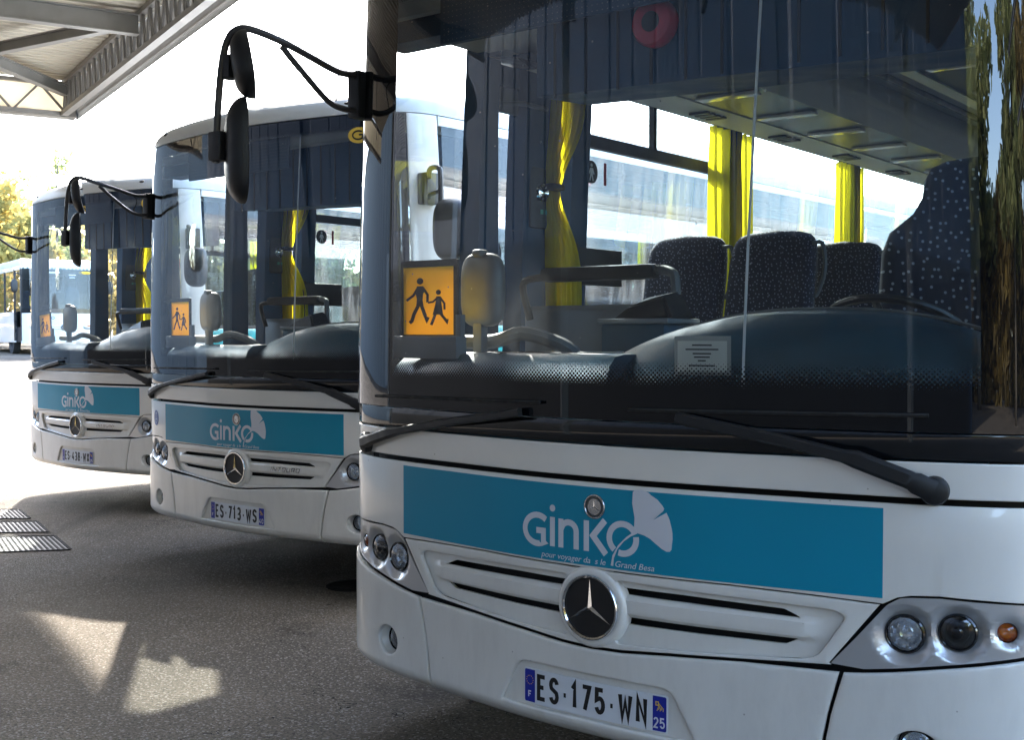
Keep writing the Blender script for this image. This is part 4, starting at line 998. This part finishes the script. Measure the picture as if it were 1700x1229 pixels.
# ------------------------------------------------------------------ canopy over the forecourt and the hall behind it
E1 = Vector((.5165, -.8565, 0)); E2 = Vector((-.8565, -.5165, 0)); C0 = Vector((-5.33, 14.68, 4.20)); KS = .54
def cp(a, b, z=0): return C0 + E1 * a + E2 * b + Vector((0, 0, z))
CL, CW = 19.0, 8.0; HD = 13.0
canopy = empty('canopy', (C0.x, C0.y, 0)); tag(canopy, 'steel canopy with lattice trusses and cream corrugated roof over the forecourt', 'canopy')
OFF = -Vector((C0.x, C0.y, 0))
def beam(bm, a, b, w, h, flange=True, zoff=0):
    "I-beam between two points"
    d = (b - a).normalized(); s = d.cross(Vector((0, 0, 1))).normalized(); up = s.cross(d)
    def bx(sw, u0, u1):
        v = []
        for p in (a, b):
            for (x, z) in ((-sw, u0), (sw, u0), (sw, u1), (-sw, u1)): v.append(bm.verts.new(p + OFF + s * x + up * (z + zoff)))
        for q in ((3, 2, 1, 0), (4, 5, 6, 7), (0, 1, 5, 4), (1, 2, 6, 5), (2, 3, 7, 6), (3, 0, 4, 7)): bm.faces.new([v[i] for i in q])
    if flange: bx(w * .5, -h / 2, -h / 2 + .014); bx(w * .5, h / 2 - .014, h / 2); bx(.012, -h / 2 + .014, h / 2 - .014)
    else: bx(w * .5, -h / 2, h / 2)
TH = .365
def truss(name, f, L, step):
    bm = bm_new(); beam(bm, f(0, .03), f(L, .03), .08, .055, False); beam(bm, f(0, .03 + TH), f(L, .03 + TH), .06, .05, False); n = int(L / step)
    for i in range(n):
        a, m, b = i * step, (i + .5) * step, (i + 1) * step
        beam(bm, f(a + .02, .055), f(m - .012, TH), .026, .026, False); beam(bm, f(m + .012, TH), f(b - .02, .055), .026, .026, False)
        beam(bm, f(a, .055), f(a, TH), .02, .02, False)
    o = obj(name, bm, 'steel_paint', canopy, sharp=20); return o
truss('edge_truss', lambda t, z: cp(t, .10, z), CL, .26); truss('edge_truss', lambda t, z: cp(0, t + .06, z), CW, .62)
def slab(name, a, b, z0, z1, th, mt):
    bm = bm_new(); v = [bm.verts.new(p + OFF + Vector((0, 0, z))) for p, z in ((a, z0), (b, z0), (b, z1), (a, z1))]; bm.faces.new(v); bmesh.ops.solidify(bm, geom=bm.faces[:], thickness=th); obj(name, bm, mt, canopy, sharp=20)
slab('fascia', cp(-.06, -.06), cp(CL, -.06), -.025, .06, .012, 'steel_galv'); slab('side_sheet', cp(-.03, -.035), cp(CL, -.035), .03, TH + .09, .006, 'steel_paint'); slab('fascia', cp(-.06, -.045), cp(-.06, CW), -.025, .06, .012, 'steel_galv')
slab('end_sheet', cp(-.035, 0), cp(-.035, CW), .06, TH + .04, .006, 'deck_cream')
bm = bm_new(); p = cp(0, 0) + OFF; box(bm, p.x - .07, p.x + .07, p.y - .07, p.y + .07, 4.195, 4.68); obj('corner_post', bm, 'steel_paint', canopy)
k = 0
while 3.72 + k * 3.3 < CL:
    bm = bm_new(); beam(bm, cp(3.72 + k * 3.3, .13, TH - .085), cp(3.72 + k * 3.3, CW, TH - .085), .11, .195); obj('main_beam', bm, 'steel_galv', canopy, sharp=20); k += 1
for a, b, c, d in [(.22, .12, 3.62, 2.7), (3.66, .34, .10, 2.15), (3.6, 4.3, .1, 6.6)] + [(1.8 + i * 3.3, .4, 4.8 + i * 3.3, 3.8) for i in range(1, 7)]:
    bm = bm_new(); zz = TH - (.09 if a < 1 else .10); beam(bm, cp(a, b, zz), cp(c, d, zz), .09, .13 if a < 1 else .11); obj('brace_beam', bm, 'steel_galv', canopy, sharp=20)
bm = bm_new(); z0 = TH + .065; pts = []; t = 0; pitch = .145
while t < CL + .1:
    pts += [(t, 0), (t + pitch * .42, 0), (t + pitch * .54, .032), (t + pitch * .88, .032)]; t += pitch
A = [bm.verts.new(cp(t, -.03, z0 + z) + OFF) for t, z in pts]; B = [bm.verts.new(cp(t, CW + .1, z0 + z) + OFF) for t, z in pts]
for j in range(len(pts) - 1): bm.faces.new((A[j], A[j + 1], B[j + 1], B[j]))
obj('roof_deck', bm, 'deck_cream', canopy, sharp=20)
for i in range(7):
    bm = bm_new(); p = cp(3.72 + i * 3.3 * 1.0, 7.2) + OFF
    if i in (0, 2, 4): box(bm, p.x - .08, p.x + .08, p.y - .08, p.y + .08, 0, 4.36); obj('column', bm, 'steel_galv', canopy)
    else: bm.free()

hall = empty('hall', cp(0, HD) * 1); hall.location.z = 0; tag(hall, 'long dark blue hall of ribbed cladding along the back of the canopy', 'building')
ho = -hall.location
bm = bm_new(); pts = []; t = -4
while t < CL + 7: pts += [(t, 0), (t + .80, 0), (t + .83, .035), (t + .93, .035)]; t += .96
A = [bm.verts.new(cp(t, HD + .15 + d) * 1 + ho) for t, d in pts]
for v in A: v.co.z = 0
B = [bm.verts.new(v.co + Vector((0, 0, 7.6))) for v in A]
for j in range(len(pts) - 1): bm.faces.new((A[j], A[j + 1], B[j + 1], B[j]))
obj('wall_cladding', bm, 'hall_blue', hall, sharp=20)
bm = bm_new(); a, b = cp(-4, HD + .3) + ho, cp(CL + 7, HD + .3) + ho; q = E2 * 12
v = [bm.verts.new(Vector((p.x, p.y, 7.6))) for p in (a, b, b + q, a + q)]; bm.faces.new(v); obj('roof', bm, 'steel_galv', hall)
bm = bm_new(); a, b = cp(-4, HD + .02) + ho, cp(CL + 7, HD + .02) + ho
v = [bm.verts.new(Vector((q.x, q.y, z))) for q, z in ((a, 0), (b, 0), (b, 2.9), (a, 2.9))]; bm.faces.new(v); bmesh.ops.solidify(bm, geom=bm.faces[:], thickness=.05); obj('added_black_wall', bm, 'gap_black', hall)  # added black wall, keeps reflections low in the windscreens dark

added_shed = empty('added_shed', (-31, -5, 0)); tag(added_shed, 'added grey building out of view at the left, shaping the coach corner reflections', 'building')  # unseen building, added to darken what the corner glass reflects
bm = bm_new(); pts = []; t = -40
while t < 60: pts += [(t, 0), (t + .7, 0), (t + .74, .03), (t + .95, .03)]; t += 1.0
A = [bm.verts.new((d, t, 0)) for t, d in pts]; B = [bm.verts.new((d, t, 9.0)) for t, d in pts]
for j in range(len(pts) - 1): bm.faces.new((A[j], A[j + 1], B[j + 1], B[j]))
obj('wall_cladding', bm, 'added_shed_grey', added_shed, sharp=20)
bm = bm_new(); box(bm, -12, .25, -40.3, 60.3, 9.0, 9.25); obj('roof', bm, 'steel_galv', added_shed)
for y_ in (-20, -8, 6, 18): bm = bm_new(); box(bm, .02, .09, y_, y_ + 4.2, .1, 4.3); obj('rolling_door', bm, 'steel_grey', added_shed)

# ------------------------------------------------------------------ trees
def crown_bm(n, R, c, leaf=.13, seed=1, clumps=26, squash=.8):
    rs = random.Random(seed); bm = bm_new(); C = []
    for i in range(clumps):
        a = rs.uniform(0, 2 * pi); e = math.asin(rs.uniform(-.75, 1)); r = rs.uniform(.35, 1); C.append((Vector((cos(a) * cos(e) * R * r, sin(a) * cos(e) * R * r, sin(e) * R * r * squash)) + Vector(c), R * rs.uniform(.16, .36)))
    for i in range(n):
        p, r = C[rs.randrange(clumps)]
        d = Vector((rs.gauss(0, 1), rs.gauss(0, 1), rs.gauss(0, 1))).normalized() * r * rs.random() ** .5; q = p + d; s = leaf * rs.uniform(.6, 1.4)
        u = Vector((rs.gauss(0, 1), rs.gauss(0, 1), rs.gauss(0, 1))).normalized(); w = u.orthogonal().normalized()
        v = [bm.verts.new(q + x) for x in (u * s, w * s * .6, -u * s, -w * s * .6)]; bm.faces.new(v)
    return bm, C
def tree(name, x, y, h, R, mt, label, seed, n=5200, leaf=.13, z0=None, group=None, clumps=26, squash=.9, tr=.16):
    z0 = gz(x, y) if z0 is None else z0
    t = empty(name, (x, y, z0)); tag(t, label, 'tree', group)
    bm, C = crown_bm(n, R, (0, 0, h - R * squash), leaf, seed, clumps, squash); obj('crown', bm, mt, t, sharp=0)
    bm = bm_new(); rs = random.Random(seed); top = Vector((rs.uniform(-.3, .3), rs.uniform(-.3, .3), h - R * .7))
    tube(bm, [(0, 0, -.1), (rs.uniform(-.1, .1), 0, h * .3), top * .8, top], lambda q: tr * (1 - .8 * q) + .01, 8, sub=3)
    for p, r in C[:12]: b0 = top * rs.uniform(.45, .9); tube(bm, [b0, (b0 + p) / 2 + Vector((0, 0, -.15)), p], lambda q: tr * .3 * (1 - .8 * q) + .008, 5, sub=2)
    obj('trunk', bm, 'bark', t, sharp=0); return t
tree('tree', -21.6, 50, 6.7, 3.3, 'leaf_yellow', 'golden yellow autumn tree beyond the small far coach, at the left edge', 3, leaf=.16)
tree('tree', -24.6, 57, 7.4, 3.2, 'leaf_green', 'pale green tree rising behind the golden autumn tree', 4, leaf=.16)
tree('birch_tree', -20.6, 54.5, 9.6, 1.9, 'leaf_green', 'thin sparse birch whose tip shows above the roof of the third coach', 5, n=900, clumps=16, squash=2.2, tr=.07, leaf=.13)
tree('tree', -16.0, 55, 6.0, 3.0, 'leaf_brown', 'brownish autumn tree seen through the windscreen of the third coach', 6, leaf=.16)
tree('tree', -10.5, 58, 6.2, 3.2, 'leaf_green', 'green tree seen through the glass between the second and third coach', 8, leaf=.16)
for i, (x, y, h, R) in enumerate([(4.5, -19, 11, 3.6), (10.5, -20, 12, 4.0), (15.5, -15, 10.5, 3.6), (24, -9, 12, 4), (-3.5, -24, 11, 4)]):
    tree('tree', x, y, h, R, 'leaf_brown' if i % 2 else 'leaf_green', 'tall tree behind the camera, mirrored in the nearest windscreen', 20 + i, n=7000, leaf=.24, z0=0, squash=1.2, clumps=40, group='trees mirrored in the nearest windscreen', tr=.34)
# far woodland belt as one mass
rs = random.Random(11); bm = bm_new()
for i in range(26000):
    a = rs.random(); x = -70 + 150 * a; y = 66 + rs.uniform(-3, 5) + abs(x) * .1
    hh = 0; hh = 4.6 + 1.3 * sin(x * .35) + .8 * sin(x * 1.1 + 2) + 2.4 * (x < -18) ; q = Vector((x, y, gz(x, y) + rs.random() ** .8 * hh)); s = rs.uniform(.18, .42)
    u = Vector((rs.gauss(0, 1), rs.gauss(0, 1), rs.gauss(0, 1))).normalized(); w = u.orthogonal().normalized(); v = [bm.verts.new(q + k) for k in (u * s, w * s * .7, -u * s, -w * s * .7)]; bm.faces.new(v)
for i in range(16000):
    x = -14 + 56 * rs.random(); y = -29 + rs.uniform(-2, 2); q = Vector((x, y, rs.random() ** .8 * (6.5 + 1.2 * sin(x * .5)))); s = rs.uniform(.3, .6)
    u = Vector((rs.gauss(0, 1), rs.gauss(0, 1), rs.gauss(0, 1))).normalized(); w = u.orthogonal().normalized(); v = [bm.verts.new(q + k) for k in (u * s, w * s * .7, -u * s, -w * s * .7)]; bm.faces.new(v)
wd = obj('woodland', bm, 'leaf_brown', sharp=0); tag(wd, 'far belt of autumn woodland along the edge of the yard', 'woodland', kind='stuff')

# ------------------------------------------------------------------ the small coach far off, seen through the third windscreen
def far_coach():
    x, y = -14.7, 39.5; t = empty('far_coach', (x, y, gz(x, y)), radians(33)); tag(t, 'small white coach parked far off at the left, facing the camera', 'coach')
    hw = 1.22
    def fr(u, z, o=0):       # bowed nose
        a = u / hw; return Vector((u, .16 * a * a + .30 * max(0, abs(a) - .8) / .2 * abs(a) ** 6 - o + max(0, z - 1.5) * .06, z))
    def sheet(u0, u1, z0, z1, o, name, mt, par=t, nu=20, nz=4):
        bm = bm_new(); us = rng(u0, u1, nu); G = [[bm.verts.new(fr(u, z, o)) for u in us] for z in rng(z0, z1, nz)]
        for A, B in zip(G, G[1:]):
            for j in range(nu): bm.faces.new((A[j], A[j + 1], B[j + 1], B[j]))
        return obj(name, bm, mt, par, sharp=0)
    sheet(-hw, hw, .38, 1.45, 0, 'front_panel', 'white_paint'); sheet(-hw + .05, hw - .05, 1.38, 2.84, .012, 'windscreen', 'driver_side_glass')
    sheet(-hw, hw, 1.36, 1.50, .02, 'screen_border', 'gloss_black'); sheet(-hw, hw, 2.80, 3.02, .012, 'roof_cap', 'white_paint')
    bm = bm_new(); box(bm, -hw, hw, .62, 9.8, 2.86, 3.14, .06); box(bm, -hw + .03, hw - .03, .35, .7, 2.9, 3.1, .05); obj('roof', bm, 'white_paint', t)
    for s in (-1, 1):
        bm = bm_new(); box(bm, s * (hw - .05), s * hw, 1.5 if s < 0 else .5, 9.7, .4, 1.42); box(bm, s * (hw - .05), s * hw, .42, 9.7, 2.78, 2.9); obj('side_panel', bm, 'white_paint', t)
        bm = bm_new(); box(bm, s * (hw - .035), s * (hw - .02), .5, 9.7, 1.42, 2.8); obj('side_window', bm, 'side_glass', t)
        bm = bm_new(); 
        for yy in (.42, 1.5, 3.2, 4.9, 6.6, 8.3): box(bm, s * (hw - .06), s * (hw + .004), yy, yy + .1, .45 if yy < 2 and s < 0 else 1.42, 2.82)
        obj('window_pillar', bm, 'satin_black', t)
        bm = bm_new(); tube(bm, [(s * hw, .2, 2.6), (s * 1.45, .0, 2.65), (s * 1.5, -.02, 2.4)], .02, 6); blob(bm, (s * 1.5, 0, 2.22), (.11, .06, .22)); obj('wing_mirror', bm, 'satin_black', t)
        bm = bm_new()
        for yy in (2.3, 7.2): lathe(bm, [(.47, .1), (.48, 0), (.47, -.12), (.2, -.12)], c=(s * 1.08, yy, .47), axis=(s, 0, 0), n=24, cap=False); lathe(bm, [(.47, .1), (.25, .1), (.2, .04), (0, .04)], c=(s * 1.08, yy, .47), axis=(s, 0, 0), n=24, cap=False)
        obj('wheel', bm, 'rubber', t)
        bm = bm_new(); p = fr(s * .83, .92, .01); blob(bm, p, (.20, .05, .09), 3); hl = obj('headlight', bm, 'lamp_silver', t)
        bm = bm_new(); blob(bm, p + Vector((s * .03, -.03, .03)), (.12, .04, .025)); obj('daytime_lamp', bm, 'amber', hl)
    bm = bm_new(); box(bm, -1.15, 1.15, .5, 9.7, .42, .9); box(bm, -1.15, 1.15, 9.6, 9.8, .4, 2.9); obj('underbody', bm, 'satin_black', t)
    bm = bm_new(); box(bm, -1.1, 1.1, .5, 1.0, .9, 1.45, .05); obj('dashboard', bm, 'dark_grey', t)
    bm = bm_new()
    for x_ in (-.75, -.3, .35, .8):
        for yy in (2.0, 2.9, 3.8): blob(bm, (x_, yy, 1.75), (.2, .07, .38), 3.2, nu=12, nv=8)
    obj('seat', bm, 'seat_fabric', t)
    bm = bm_new(); blob(bm, (.62, 1.45, 1.85), (.24, .07, .42), 3.2); obj('driver_seat', bm, 'inner_navy', t)
    for z in (.86, .93): 
        bm = bm_new(); p = fr(0, z, .012); box(bm, -.52, .52, p.y - .005, p.y + .03, z - .014, z + .014, .004); obj('grille_slat', bm, 'satin_chrome', t)
    bm = bm_new(); lathe(bm, [(.10, 0), (.10, .02), (.085, .025), (.08, .01)], c=fr(0, .9, .02), n=24, cap=False); bd = obj('badge', bm, 'satin_chrome', t)
    bm = bm_new(); lathe(bm, [(.083, .0), (0, .002)], c=fr(0, .9, .028), n=24, cap=False); obj('badge_disc', bm, 'ink_black', bd); obj('badge_star', star(fr(0, .9, .036), .08, .02, .01), 'satin_chrome', bd)
    bm = bm_new(); p = fr(-.30, 1.20); lathe(bm, [(.05, 0), (.04, .004), (.03, .002)], c=fr(-.42, 1.2, .006), n=20, cap=False); lathe(bm, [(.05, 0), (.04, .004), (.03, .002)], c=fr(-.32, 1.2, .006), n=20, cap=False); obj('ring_mark', bm, 'sticker_blue', t)
    bm = bm_new(); p = fr(.72, 2.70, .02); blob(bm, p, (.20, .006, .045), 2.5); obj('oval_sticker', bm, 'sign_yellow', t)
    bm = bm_new(); p = fr(-.2, 2.68, .02); box(bm, -.52, -.10, p.y - .003, p.y, 2.66, 2.71); box(bm, .2, .42, p.y - .003, p.y, 2.60, 2.63); box(bm, .22, .40, p.y - .003, p.y, 2.52, 2.54); obj('destination_text', bm, 'plate_white', t)
    sg = empty('school_sign', (x, y, gz(x, y)), radians(33)); tag(sg, 'orange school children sign in the windscreen of the far white coach', 'sign', None)
    bm = bm_new(); box(bm, -1.0, -.66, .235, .245, 1.60, 1.92, .01); obj('sign_plate', bm, 'sign_yellow', sg)
    bm = bm_new()
    for q in child_figures():
        b2 = flat(q, t=.002, top=0)
        for v in b2.verts: v.co = Vector((-1.0 + v.co.x / 240 * .34, .232 + v.co.z, 1.60 + v.co.y / 322 * .32))
        join(bm, b2)
    obj('children_figure', bm, 'ink_black', sg)

def child_figures():
    f = lambda L: [(x - 285, 540 - y) for x, y in L]
    out = [[f(circ(367, 284, 16, 18))], [f(circ(456, 339, 12, 16))]]
    out.append([f([(352, 308), (382, 308), (392, 330), (382, 345), (380, 375), (385, 405), (348, 405), (352, 370), (346, 345)])])
    out.append(ribbon(f([(356, 316), (334, 352), (300, 376)]), 12)); out.append(ribbon(f([(380, 314), (404, 350), (403, 386)]), 12))
    out.append(ribbon(f([(359, 400), (338, 440), (327, 474), (316, 484)]), 17)); out.append(ribbon(f([(374, 400), (388, 440), (400, 468), (406, 456)]), 17))
    out.append([f([(446, 358), (466, 358), (470, 385), (478, 444), (428, 446), (442, 392)])])
    out.append(ribbon(f([(450, 366), (430, 384), (406, 388)]), 9)); out.append(ribbon(f([(464, 364), (484, 392), (485, 422)]), 10))
    out.append(ribbon(f([(442, 440), (430, 472), (421, 494)]), 13)); out.append(ribbon(f([(466, 440), (484, 462), (496, 478), (499, 466)]), 13))
    return out

def school_sign(M4, x0, z0, y, w, h, label, lean=0):
    r = empty('school_sign'); tag(r, label, 'sign', 'school children signs behind the windscreens')
    r.matrix_world = M4 @ Matrix.Translation((x0 + w / 2, y, z0 - .06)) @ Matrix.Rotation(lean, 4, 'Y')
    bm = flat([rnd([(-w / 2 - .018, .045), (w / 2 + .018, .045), (w / 2 + .018, h + .085), (-w / 2 - .018, h + .085)], .01), [(-w / 2 + .002, .062), (w / 2 - .002, .062), (w / 2 - .002, h + .058), (-w / 2 + .002, h + .058)]], t=.008)
    bmesh.ops.rotate(bm, verts=bm.verts, cent=(0, 0, 0), matrix=Matrix.Rotation(pi / 2, 3, 'X')); obj('sign_frame', bm, 'ink_black', r)
    bm = bm_new(); box(bm, -w / 2, w / 2, -.0035, -.002, .06, h + .06); obj('sign_plate', bm, 'backlit_yellow', r)
    bm = bm_new()
    for k, q in enumerate(child_figures()):
        b2 = flat(q, t=.0006, top=.0002 * (k % 3))
        for v in b2.verts: v.co = Vector((-w / 2 + v.co.x / 240 * w, -.0045 - v.co.z, .06 + v.co.y / 322 * h))
        join(bm, b2)
    obj('children_figure', bm, 'ink_black', r)
    bm = bm_new(); box(bm, -w / 2 - .03, w / 2 + .035, -.03, .03, -.025, .055, .006); box(bm, w / 2 + .012, w / 2 + .035, -.005, .02, .05, .13); obj('sign_bracket', bm, 'inner_grey', r)

# ------------------------------------------------------------------ the three coaches
BUS = {1: (.2365, 3.6093, -.66), 2: (-1.7086, 7.4233, -.6766), 3: (-3.9713, 10.9614, -.6962)}
c1 = build_coach()
roots = {1: c1, 2: copy_tree(c1, skip=('round_alarm',)), 3: copy_tree(c1, skip=('round_alarm',))}
LAB = {1: 'white coach with teal film and plate ES-175-WN, nearest of the three', 2: 'white coach with teal film and plate ES-713-WS, in the middle of the row', 3: 'white coach with teal film and plate ES-438-WX, farthest of the three in the row'}
PLT = {1: ('ES-175-WN', '25'), 2: ('ES-713-WS', '40'), 3: ('ES-438-WX', '25')}
MW = {}
for b, r in roots.items():
    x, y, a = BUS[b]; r.location = (x, y, 0); r.rotation_euler = (0, 0, a); tag(r, LAB[b], 'coach', 'coaches parked in a staggered row')
    plate(r, *PLT[b]); MW[b] = Matrix.Translation((x, y, 0)) @ Matrix.Rotation(a, 4, 'Z')
    if b > 1: model_name(r)
bm = flat([circ(-1.035, .995, .047, 30, .052)], t=.0012, top=.0015); sb = skin('round_sticker', bm, 'sticker_blue', roots[2], du=.02)
w = flat(ribbon(arcp(-1.035, .98, .02, .02, 150, 400, 10), .006), t=.0006, top=.0022); join(w, flat([circ(-1.035, 1.026, .008, 12)], t=.0006, top=.0022)); join(w, flat(ribbon([(-1.035, 1.015), (-1.037, .985), (-1.02, .985)], .006), t=.0006, top=.0024))
skin('sticker_mark', w, 'pale_blue', sb, du=.02)
school_sign(MW[1], -.955, 1.555, .21, .235, .240, 'large orange school children sign behind the windscreen of the nearest coach')
school_sign(MW[2], -.975, 1.555, .24, .19, .225, 'orange school children sign behind the windscreen of the middle coach')
school_sign(MW[3], -1.075, 1.545, .26, .185, .215, 'orange school children sign leaning behind the windscreen of the farthest coach', radians(-5))
# notice taped inside the nearest windscreen
n = empty('paper_notice'); n.matrix_world = MW[1]; tag(n, 'small printed paper notice taped inside the nearest windscreen', 'notice')
ctr = (.36, 1.492); bm = flat([[(ctr[0] - .075, ctr[1] - .044), (ctr[0] + .075, ctr[1] - .044), (ctr[0] + .075, ctr[1] + .044), (ctr[0] - .075, ctr[1] + .044)]], t=.0006, top=-.012); skin('paper_sheet', bm, 'paper', n)
bm = flat([[(ctr[0] - .086, ctr[1] - .054), (ctr[0] + .086, ctr[1] - .054), (ctr[0] + .086, ctr[1] + .058), (ctr[0] - .086, ctr[1] + .058)]], t=.0004, top=-.0145); skin('plastic_pocket', bm, 'inner_light', n)
bm = bm_new()
for i, (a, b, z) in enumerate([(-.03, .03, .030), (-.05, .05, .018), (-.028, .028, .006), (-.024, .024, -.004), (-.012, .012, -.014), (-.04, .04, -.028)]): join(bm, flat([[(ctr[0] + a, ctr[1] + z), (ctr[0] + b, ctr[1] + z), (ctr[0] + b, ctr[1] + z + .004), (ctr[0] + a, ctr[1] + z + .004)]], t=.0003, top=-.0112))
skin('printed_lines', bm, 'ink_black', n)
far_coach()
